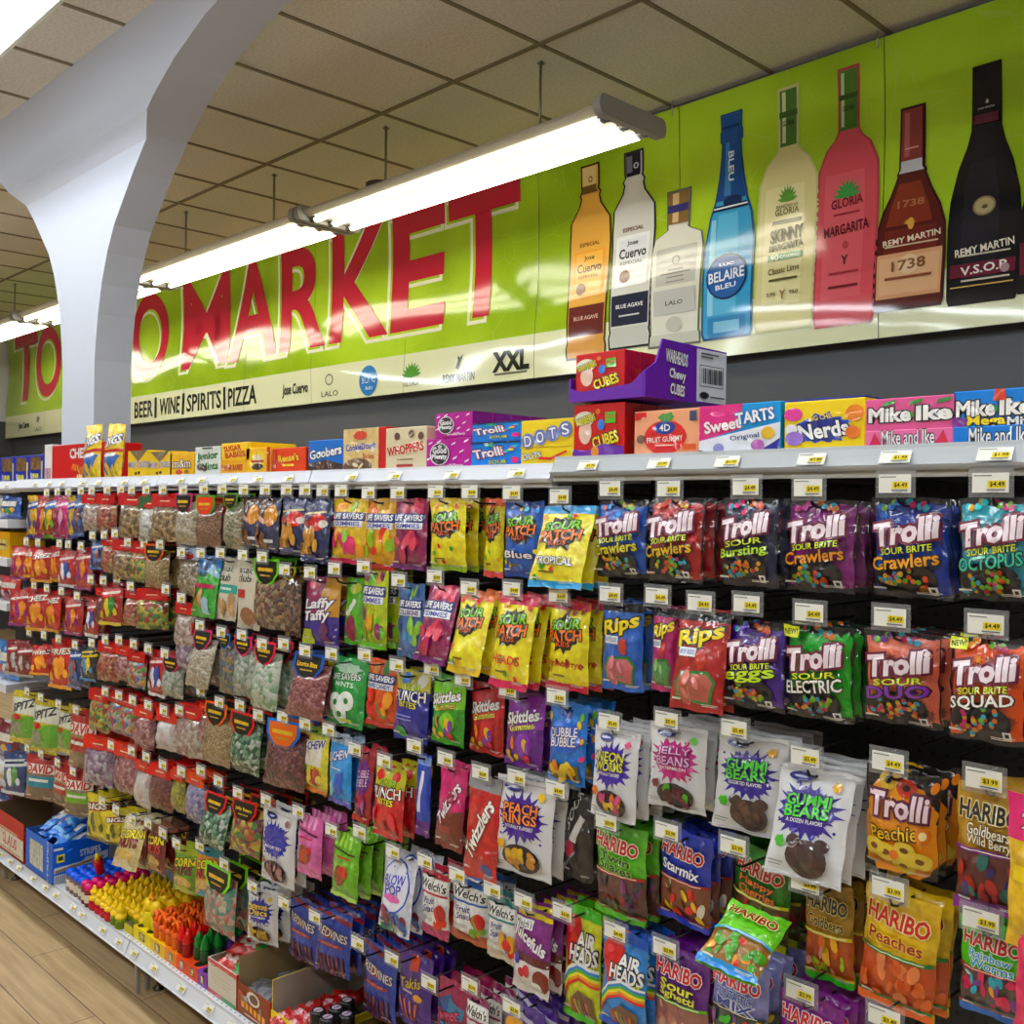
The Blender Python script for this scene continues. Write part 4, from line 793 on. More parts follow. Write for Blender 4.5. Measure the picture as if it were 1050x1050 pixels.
dd('punchK', 'black sour straws bag', '17161a', cat(T('SOUR', .4, .82, .6, .14, 'e8e8e4', None, 50), P([(.3, .45), (.5, .42), (.8, .72), (.62, .76)], 'd8d8d4'), E(.3, .35, .16, .1, 'b02a4a'), P([(.1, .1), (.5, .3), (.5, .34), (.1, .14)], '8a8a8c')))
dd('twizR', 'red twisted licorice bag', 'b81c24', cat(R(.5, .93, 1, .14, '8f8f92'), T('Twizzlers', .5, .5, 1.05, .17, 'f4efe8', '4a0c10', 58, .1, .05, .03, asp=.62), E(.75, .12, .16, .06, '2f4a9a')))
dd('twizP', 'pink brown licorice bag', 'c42a72', cat(R(.5, .2, 1, .4, '6a2c24'), P([(0, .36), (1, .5), (1, .3), (0, .3)], '6a2c24'), T('Twizzlers', .5, .56, 1.0, .16, 'f4e8ee', '4a0c2c', 52, .1, .05, .03, asp=.62), R(.6, .62, .22, .12, '8f1c4a'), R(.5, .24, .4, .08, '8a3c30')))
dd('kazoo', 'narrow blue rope bag', '274fb0', cat(P([(.3, .3), (.5, .3), (.7, .8), (.5, .8)], 'e8e8f4'), R(.5, .1, 1, .2, '6a3a8a'), R(.5, .92, 1, .1, '8aa0d8')))
dd('hiB', 'blue fruit chew bag', '4a9ade', cat(R(.5, .93, 1, .14, 'b8c4d8'), T('HI-CHEW', .5, .7, .88, .12, 'f2f2f8', '2a3a9a', 8, .1, .06, .03), R(.5, .52, .5, .02, 'c8e0f4'), P([(.4, .1), (.75, .2), (.8, .5), (.5, .45)], '2f62c4'), P([(.1, .05), (.4, .2), (.35, .35), (.15, .25)], 'a8d8f0'), R(.5, .035, 1, .07, '6a6ac0')))
dd('hiY', 'yellow white chew bag', 'd8cf62', cat(R(.5, .94, 1, .12, '7fa83a'), R(.45, .6, .8, .36, 'e6e2d4'), T('HI-CHEW', .48, .72, .9, .12, '3a2a8a', 'f4f2ec', 8, .1, .06, .03), E(.25, .36, .12, .08, '5a9a3c'), E(.6, .24, .28, .13, '8f3a34', n=16), blobs(.55, .22, .5, .2, ['c86a3a', '6a9a3c', 'e0c86a', '9a3a3a'], 9, 4, .1), R(.5, .035, 1, .07, 'd8821e')))
dd('piggy', 'pink cookie bear bag', 'd072a8', cat(*[P([(.1+i*.2, .8), (.2+i*.2, .8), (.22+i*.18, 1), (.12+i*.18, 1)], 'e8a8cc') for i in range(4)], P([(.1, .75), (.9, .69), (.9, .73), (.1, .79)], '5a1c3c'), R(.5, .64, .5, .025, 'b01c4a'), E(.45, .36, .26, .16, '8a3a2c', n=16), E(.45, .35, .16, .1, 'b0583c'), E(.66, .46, .1, .06, 'c83a3a')))
dd('piggyG', 'green cookie bear bag', '6fae2c', cat(*[P([(.1+i*.2, .8), (.2+i*.2, .8), (.22+i*.18, 1), (.12+i*.18, 1)], 'a8d46a') for i in range(4)], P([(.08, .75), (.92, .7), (.92, .73), (.08, .78)], '2a3a14'), R(.55, .65, .5, .025, 'b02a2c'), E(.45, .36, .22, .16, '8a4a2c', n=16), E(.62, .44, .14, .1, 'c83a3a'), R(.5, .03, 1, .06, 'b8d87a')))
dd('blow', 'white lollipop bag', 'd9dce8', cat(E(.5, .62, .44, .36, '2f58b8', n=20), E(.5, .62, .41, .33, 'e4e4ee', n=20), T('BLOW', .5, .7, .6, .13, '4a3ab0', 'c8d0f0', 6, 0, .05), T('POP', .5, .57, .5, .13, '4a3ab0', 'c8d0f0', 6, 0, .05), E(.5, .46, .26, .05, 'd070a8'), blobs(.5, .16, .8, .2, ['7a2a3a', '2f7a4a', '4a3a7a', 'a83a5a', '2a5a9a'], 12, 5, .1)))
def welch(k, desc, top, low, cols):
    dd(k, desc, 'e6e6e4', cat(R(.5, .95, 1, .1, top), R(.5, .09, 1, .18, low), R(.5, .8, .9, .18, 'f3f3f1'), T("Welch's", .5, .79, .88, .13, '16161a', None, 0, .12, bold=.025), R(.5, .67, .96, .03, top), T('Fruit', .42, .56, .4, .1, '2a3f8a', None, 6, .25), T('Snacks', .5, .45, .56, .1, '2a3f8a', None, 6, .25), R(.36, .3, .4, .012, '9a9a9a'), R(.36, .27, .4, .012, '9a9a9a'), blobs(.8, .3, .3, .3, cols, 9, 3, .11)))
welch('wlR', 'red topped fruit snacks', 'b8324a', 'b02a6a', ['c8342a', 'b02a3a', '4a2a5a', 'd8503c']); welch('wlB', 'blue topped fruit snacks', '2f62b0', 'a8582c', ['d8882a', 'c8342a', '6a2a4a', '6f9a3a']); welch('wlT', 'teal topped fruit snacks', '1f7f82', 'c8c0b0', ['c8342a', 'd8a03a', '3f8a8a']); welch('wlM', 'magenta fruit snacks bag', '8a1c5a', '8a1c5a', ['c8342a', 'b02a5a', '8a2a4a'])
dd('juice', 'violet juicy snacks bag', '7a2a7c', cat(R(.5, .2, 1, .4, 'e4e0e0'), P([(0, .4), (1, .36), (1, .46), (0, .5)], '5a1c24'), R(.55, .93, .9, .06, 'e6cf1e'), R(.32, .82, .5, .11, 'f0f0ee'), T("Welch's", .32, .82, .44, .08, '16161a', None, 0, .1), T('Juicefuls', .5, .64, .86, .18, 'f4f0f4', '4a1450', -14, .1, .05, .03), S(.22, .4, .12, .1, '4a3aa0', 7, 3), E(.5, .28, .1, .08, 'c83a4a'), E(.36, .25, .08, .06, 'b8304a'), E(.84, .2, .18, .14, '7a2a24'), E(.72, .12, .13, .06, 'f0f0ec')))
dd('redv', 'blue licorice twists bag', '22459c', cat(P([(0, .98), (1, .9), (1, .82), (0, .93)], '7a2430'), E(.42, .66, .2, .08, '8a1c2a', n=16), T('RED', .32, .68, .36, .12, 'e4ded4', '16204a', -6), T('VINES', .72, .64, .44, .12, 'e4ded4', '16204a', -6), E(.5, .49, .38, .035, '8a1c2a'), T('ORIGINAL RED', .5, .49, .5, .025, 'd8a0a0', cut=False), *[R(.14+i*.12, .16, .07, .34, c) for i, c in enumerate(('5a1822', '6a1c26', '54141e', '6a2028', '5a1822', '64202a', '54161e'))]))
dd('takis', 'purple rolled chips bag', '4a1f86', cat(P([(.42, .76), (.68, .78), (.66, .96), (.45, .96)], 'c8502a'), T('Takis', .48, .6, .6, .13, 'c8b03a', '2a1440', 8), R(.45, .49, .3, .03, 'b8b8c8'), *[P([(.3+.1*i, .1), (.35+.1*i, .1), (.2+.18*i, .38), (.14+.18*i, .36)], 'c8702a') for i in range(4)], E(.75, .45, .12, .05, 'd8a05a')))
dd('sweet', 'berry pink tarts bag', 'a01c58', cat(P([(.1, .7), (.55, .85), (.6, .6), (.15, .62)], '3a5a9a'), P([(.5, .8), (.95, .7), (.9, .55), (.5, .6)], '4a86b8'), T('Sweet', .45, .58, .74, .15, 'd85a7a', '3a0a24', 8, .1, .05), T('TARTS', .6, .4, .7, .17, '4aa8e0', '14244a', 6, .1, .05)))
dd('yelm', 'violet yellow mix bag', '54388f', cat(P([(0, 1), (1, .8), (1, .74), (0, .94)], 'd8d0e8'), E(.4, .7, .3, .12, 'd8a03a'), E(.5, .5, .34, .12, 'd88a8a'), P([(.2, .55), (.8, .6), (.8, .68), (.2, .63)], 'e8d04a'), R(.5, .25, 1, .3, 'b8923a')))
def corn(k, desc, body, top, l2):
    dd(k, desc, body, cat(R(.5, .92, 1, .16, top), T('CORN', .52, .68, .84, .17, 'ecd94a', '2a2410', 8, .1, .06, .03), T('NUTS', .52, .5, .7, .16, l2, '2a0c0c', 6, .1, .05, .03), E(.5, .25, .36, .12, 'c8a86a', n=14), P([(.1, .0), (.9, .0), (.7, .2), (.3, .16)], top)))
corn('cnO', 'orange blue cornkernel bag', 'd08a2a', '1f8a9c', 'a02028'); corn('cnG', 'green crunchy kernel bag', '6a9a2c', 'a8b83a', '7a1420'); corn('cnR', 'maroon crunchy kernel bag', '6a1418', '8a5a4a', 'c83a2a'); corn('cnC', 'cream crunchy kernel bag', 'c8b88a', 'd8d0b0', '8a2430')
def david(k, desc, body, low):
    dd(k, desc, body, cat(R(.5, .9, 1, .2, 'a81c22'), R(.5, .7, 1, .2, 'e4e0da'), T('DAVID', .5, .7, .9, .17, 'b01820', None, 0, .1, bold=.04, cut=False), R(.5, .42, .96, .24, low), R(.5, .45, .7, .06, 'dfe0d8'), E(.5, .18, .34, .13, '7a6a58', n=14)))
david('dvT', 'teal banded seed bag', '8a6a58', '1c7f92'); david('dvR', 'red banded seed bag', '9a7a5a', 'a03028'); david('dvG', 'green banded seed bag', '7a6f58', '6fa03a')
dd('spitz', 'white green seed bag', 'c9b93a', cat(R(.5, .72, 1, .3, 'dadccf'), T('SPITZ', .5, .74, .84, .15, '1c1c1a', None, 12, .2, bold=.04, cut=False), P([(0, .08), (1, .14), (1, .56), (0, .5)], '5f9a3a'), P([(0, .2), (.5, .15), (.5, .4), (0, .4)], '8a8a78'), E(.3, .5, .2, .06, 'b83a3a')))
dd('snakB', 'green blue nut bag', '3f9a3a', cat(P([(0, 1), (1, 1), (1, .66), (.7, .78), (.4, .66), (0, .74)], '2a7ac0'), P([(.5, .74), (.75, .86), (1, .7), (1, .64)], 'a8c8d8'), T('snak', .32, .8, .4, .08, '1a1a1c', cut=False), T('club', .36, .7, .42, .08, '1a1a1c', cut=False), R(.5, .5, .8, .07, 'b02a5a'), blobs(.3, .3, .44, .22, ['a8764a', 'c8966a', '8a5a34'], 8, 3, .1), P([(.55, .08), (.85, .06), (.8, .3), (.66, .34), (.55, .26)], 'a8c8dc')))
dd('snakW', 'cream teal nut bag', 'cfc6b2', cat(T('snak', .4, .82, .6, .1, '1c1a18', cut=False), T('club', .4, .68, .6, .12, '1c1a18', cut=False), R(.5, .5, .92, .14, '3f9a90'), R(.5, .5, .6, .04, 'd8e8e4'), blobs(.5, .24, .8, .3, ['c8a07a', 'd8b48a', 'b08a64'], 14, 3, .1)), fin='matte')
dd('snakW2', 'cream plain nut bag', 'cdc4b0', cat(T('snak', .4, .84, .6, .1, '1c1a18', cut=False), T('club', .4, .72, .6, .1, '1c1a18', cut=False), R(.3, .5, .4, .12, 'b03a34'), E(.6, .18, .3, .14, '9a6a54', n=14)), fin='matte')
dd('laffy', 'yellow purple taffy bag', '3a2280', cat(R(.28, .72, .56, .56, '8f2a58'), R(.78, .72, .44, .56, 'c08f2a'), T('Laffy', .5, .6, .76, .18, 'f4f0f4', '2a1450', 5, .15, .06, .03), T('Taffy', .45, .42, .74, .18, 'f4f0f4', '2a1450', 5, .15, .06, .03), E(.3, .88, .2, .05, 'c83a5a'), E(.7, .26, .12, .09, '5a2a5a'), E(.7, .1, .12, .08, '6a2f62'), R(.2, .12, .36, .22, 'b0c03a')))
dd('limeN', 'lime candy strip bag', '5fae2a', cat(P([(.2, .45), (.4, .42), (.75, .66), (.6, .7)], 'e8f0e0'), E(.5, .25, .3, .2, '8a2a4a'), E(.6, .85, .3, .08, 'c8d83a')))
dd('navyN', 'navy mixed nut bag', '1c2550', cat(P([(.1, .73), (.9, .77), (.9, .8), (.1, .76)], 'd8c89a'), R(.3, .6, .5, .1, '8a2a2c'), E(.66, .62, .28, .14, 'c03028', n=14), E(.85, .6, .12, .06, 'd8d0c8'), blobs(.4, .3, .8, .3, ['a8743a', 'b8864a', '7a5230', 'c89a5a'], 16, 3, .12), R(.4, .08, .6, .08, '2a3a7a')))
dd('brownN', 'brown navy almond bag', '2a2f4e', cat(R(.35, .8, .7, .36, '4a2f28'), P([(.0, .64), (.5, .5), (.6, .56), (.1, .7)], 'd8b0a0'), E(.72, .66, .24, .2, 'c88a4a', n=14), blobs(.3, .25, .5, .3, ['8a5a3a', '6a4228', 'a8744a'], 10, 4, .13), R(.72, .2, .34, .06, 'dfe0ea')))
def clear(k, desc, cols, head, scale=80, **o): dd(k, desc, fill(k, [dim(c) for c in cols], scale*1.35), [], head=head, name='sweets_bag', t=.05, **o)
clear('cNutW', 'clear pale nut bag', ['d8ccb4', 'c8b898', 'e0d8c4', 'b8a684'], 'b8476a', 85, badge='1c1a16')
clear('cBrown', 'clear brown nut bag', ['9a6a4a', 'a87858', '8a5a3c'], '5a9a3a', 110, badge='d8521c')
clear('cPist', 'clear pistachio nut bag', ['c8bca0', 'a89a78', 'b8ac8c', '8a8a5c'], '5f9a38', 85, badge='1c1a16')
clear('cTrail', 'clear trail mix bag', ['8a6a4a', 'c89a5a', '5a4030', 'b8a888', '7a2a24'], '6fc03a', 70, badge='1c1a16')
clear('cYel', 'clear yellow badge bag', ['6a4a3a', '8a5a40', 'a87a5a', '3a2a22'], 'e0d02a', 80, badge='1c1a16')
clear('cRing', 'clear green rings bag', ['c8dcc0', 'e0e8d8', '8fbc8a', 'dfe6d6'], 'd84a5c', 55, badge='1c1a16')
clear('cPinkW', 'clear pink badge bag', ['c0c8b8', 'd8d8cc', 'a8b4a0', '8a9a84'], 'd8507a', 60, badge='1c1a16')
clear('cBluG', 'clear colourful gumdrop bag', ['6a8a5a', '8a7a8a', '5a6a8a', 'b89a5a'], '3a78c0', 60, badge='1c1a16')
clear('cLic', 'clear pink licorice bag', ['b0605c', 'a04a4a', 'c07a74', '8f3a40'], '3a5aa8', 75, badge='1c1a16', ht='Licorice Bites')
clear('cDark', 'clear dark cherry bag', ['6a2a2c', '843438', '4f1f22', '94504a'], '3a78c8', 70, badge='d8721e')
clear('cGreen', 'clear green toffee bag', ['2f6a44', '5f9a70', 'cfe0d0', '1f4a34', '88b490'], 'd84a4a', 60, badge='1c1a16')
clear('cTan', 'clear tan peanut bag', ['b89a62', 'a8874e', 'c8ac78'], 'e8722a', 95, badge='1c1a16')
clear('cJelly', 'clear jelly bean bag', ['d8a02a', 'a82a24', '4f8a2c', 'd8cc3a', 'c85a24', '7a2a4a'], 'c83a3a', 55, badge='1c1a16', ht='Jelly Beans')
clear('cTaf', 'clear pastel taffy bag', ['d8908a', 'd8b0a0', '6fa89a', 'c86a5a', 'd8cdb4', '5a9a84'], '8fe03a', 48, badge='1c1a16')
clear('cRed', 'clear red header bag', ['b8402e', 'd06a4a', '8a2a24', 'c8a06a'], 'b82a1e', 60)
clear('cRedW', 'clear pale sweets bag', ['d8c4b8', 'c0a090', 'e4d8cc', 'b08a80'], 'b82a1e', 60)
clear('cRedB', 'clear rainbow sweets bag', ['4a7ac0', 'd84a5a', '6fb04a', 'd8b03a', 'c8c0c0'], 'b82a1e', 50)
clear('cRedG', 'clear green gum bag', ['4f8a3a', 'b8402e', '8fb04a', 'd8cc3a'], 'b82a1e', 50)
clear('cRedP', 'clear lilac marshmallow bag', ['c8b4cc', 'b08aa8', 'd8d0d8', '8a6a88'], 'd04a2e', 50)
clear('cRedK', 'clear rosy candy bag', ['c88a8a', 'b86a70', 'd8a8a4', '9a4a52'], 'd04a2e', 60)
clear('cRingW', 'clear white rings bag', ['d8d8d0', 'e8e8e2', '9a9a92', 'f0f0ea'], '3a5a34', 45)
clear('cNutR', 'clear mixed cookie bag', ['b8945a', '8a6a3c', 'd8b884', '6a4a2c'], 'b03024', 60)
clear('cCord', 'clear red cord bag', ['7a2a24', '9a4a3c', '6a1c1a'], 'd0402a', 90)
clear('cYelS', 'clear yellow stick bag', ['b8b02a', 'c8c03a', '8a8a24'], 'd0502a', 90)
clear('cMars', 'clear white marshmallow bag', ['ece4e0', 'e8c8c8', 'f0ece8'], 'd04a2e', 26)
clear('cBlue', 'clear blue header bag', ['c8b8a0', '8a7a60', 'd8ccb8', 'a8936c'], 'b8cce8', 70)
clear('cLil', 'clear lilac stick bag', ['8a88c0', 'a8a0d0', '7a70a8', 'c8c0d8'], 'e0622a', 60)
def chips(k, desc, body, band, t, tc, low, acc):
    dd(k, desc, body, cat(P([(0, .62), (1, .72), (1, .9), (0, .8)], band), (T(t, .5, .76, .84, .12, tc, '1c1014', 6, .1, .05, .03) if t else P([(.08, .7), (.9, .78), (.92, .84), (.1, .76)], tc)), blobs(.5, .35, .8, .4, [low, acc], 9, 3, .14), R(.5, .04, 1, .08, acc), R(.5, .95, 1, .09, body)))
chips('chR', 'red crunchy snack bag', 'a81c1e', 'a81c1e', '', 'e8e0d8', 'd88a3a', '8a2a7a'); chips('chC', 'red cheese snack bag', 'b01c1c', 'c8302a', 'CHEEZ', 'f0ece4', 'd8822a', 'd8a04a'); chips('chB', 'maroon pork rinds bag', '7a1c1c', '8a2420', '', 'e8e4e0', '5a2a24', 'b0a8a8'); chips('chO', 'orange hot fries bag', 'b8281c', 'c8341c', 'FRIES', 'f0e0d0', 'e8922a', 'e8a82a'); chips('chY', 'yellow blue snack bag', 'd8b42a', '3a4a9a', '', 'f0f0f0', 'c8a03a', '3a4a9a'); chips('chP', 'pink candy sachet', 'b03a6a', 'c85a8a', '', 'f0e0e8', 'd8a0b8', '8a2a5a'); chips('chN', 'navy snack mix bag', '2a3a6a', '3a5a9a', '', 'e8e8ec', '8a5a4a', '4a70b0'); chips('chK', 'black yellow snack bag', '18181c', 'd8c02a', '', '1c1c18', 'd8b82a', '4a8ac0'); chips('chS', 'scarlet cookie bag', 'a82430', 'a82430', '', 'e8d8d8', '2a4a9a', 'e4e4ea'); chips('bigs', 'yellow sunflower bag', 'd8c81e', '8a2a24', 'BIGS', 'f0e8d8', 'b8a81c', '4a4a1c'); chips('chW', 'white navy seed bag', '3a4a7a', 'd8dce0', '', '2a3a5a', '5a8a4a', 'e0e0e4'); chips('chM', 'multicolour candy sachet', '8a3a2a', '4a7ac0', '', 'f0f0e8', 'd8b03a', '6a9a3a'); chips('chG', 'red green snack bag', '9a2420', 'c83a2a', '', 'f0e8e0', '2f7a34', 'd8c43a')

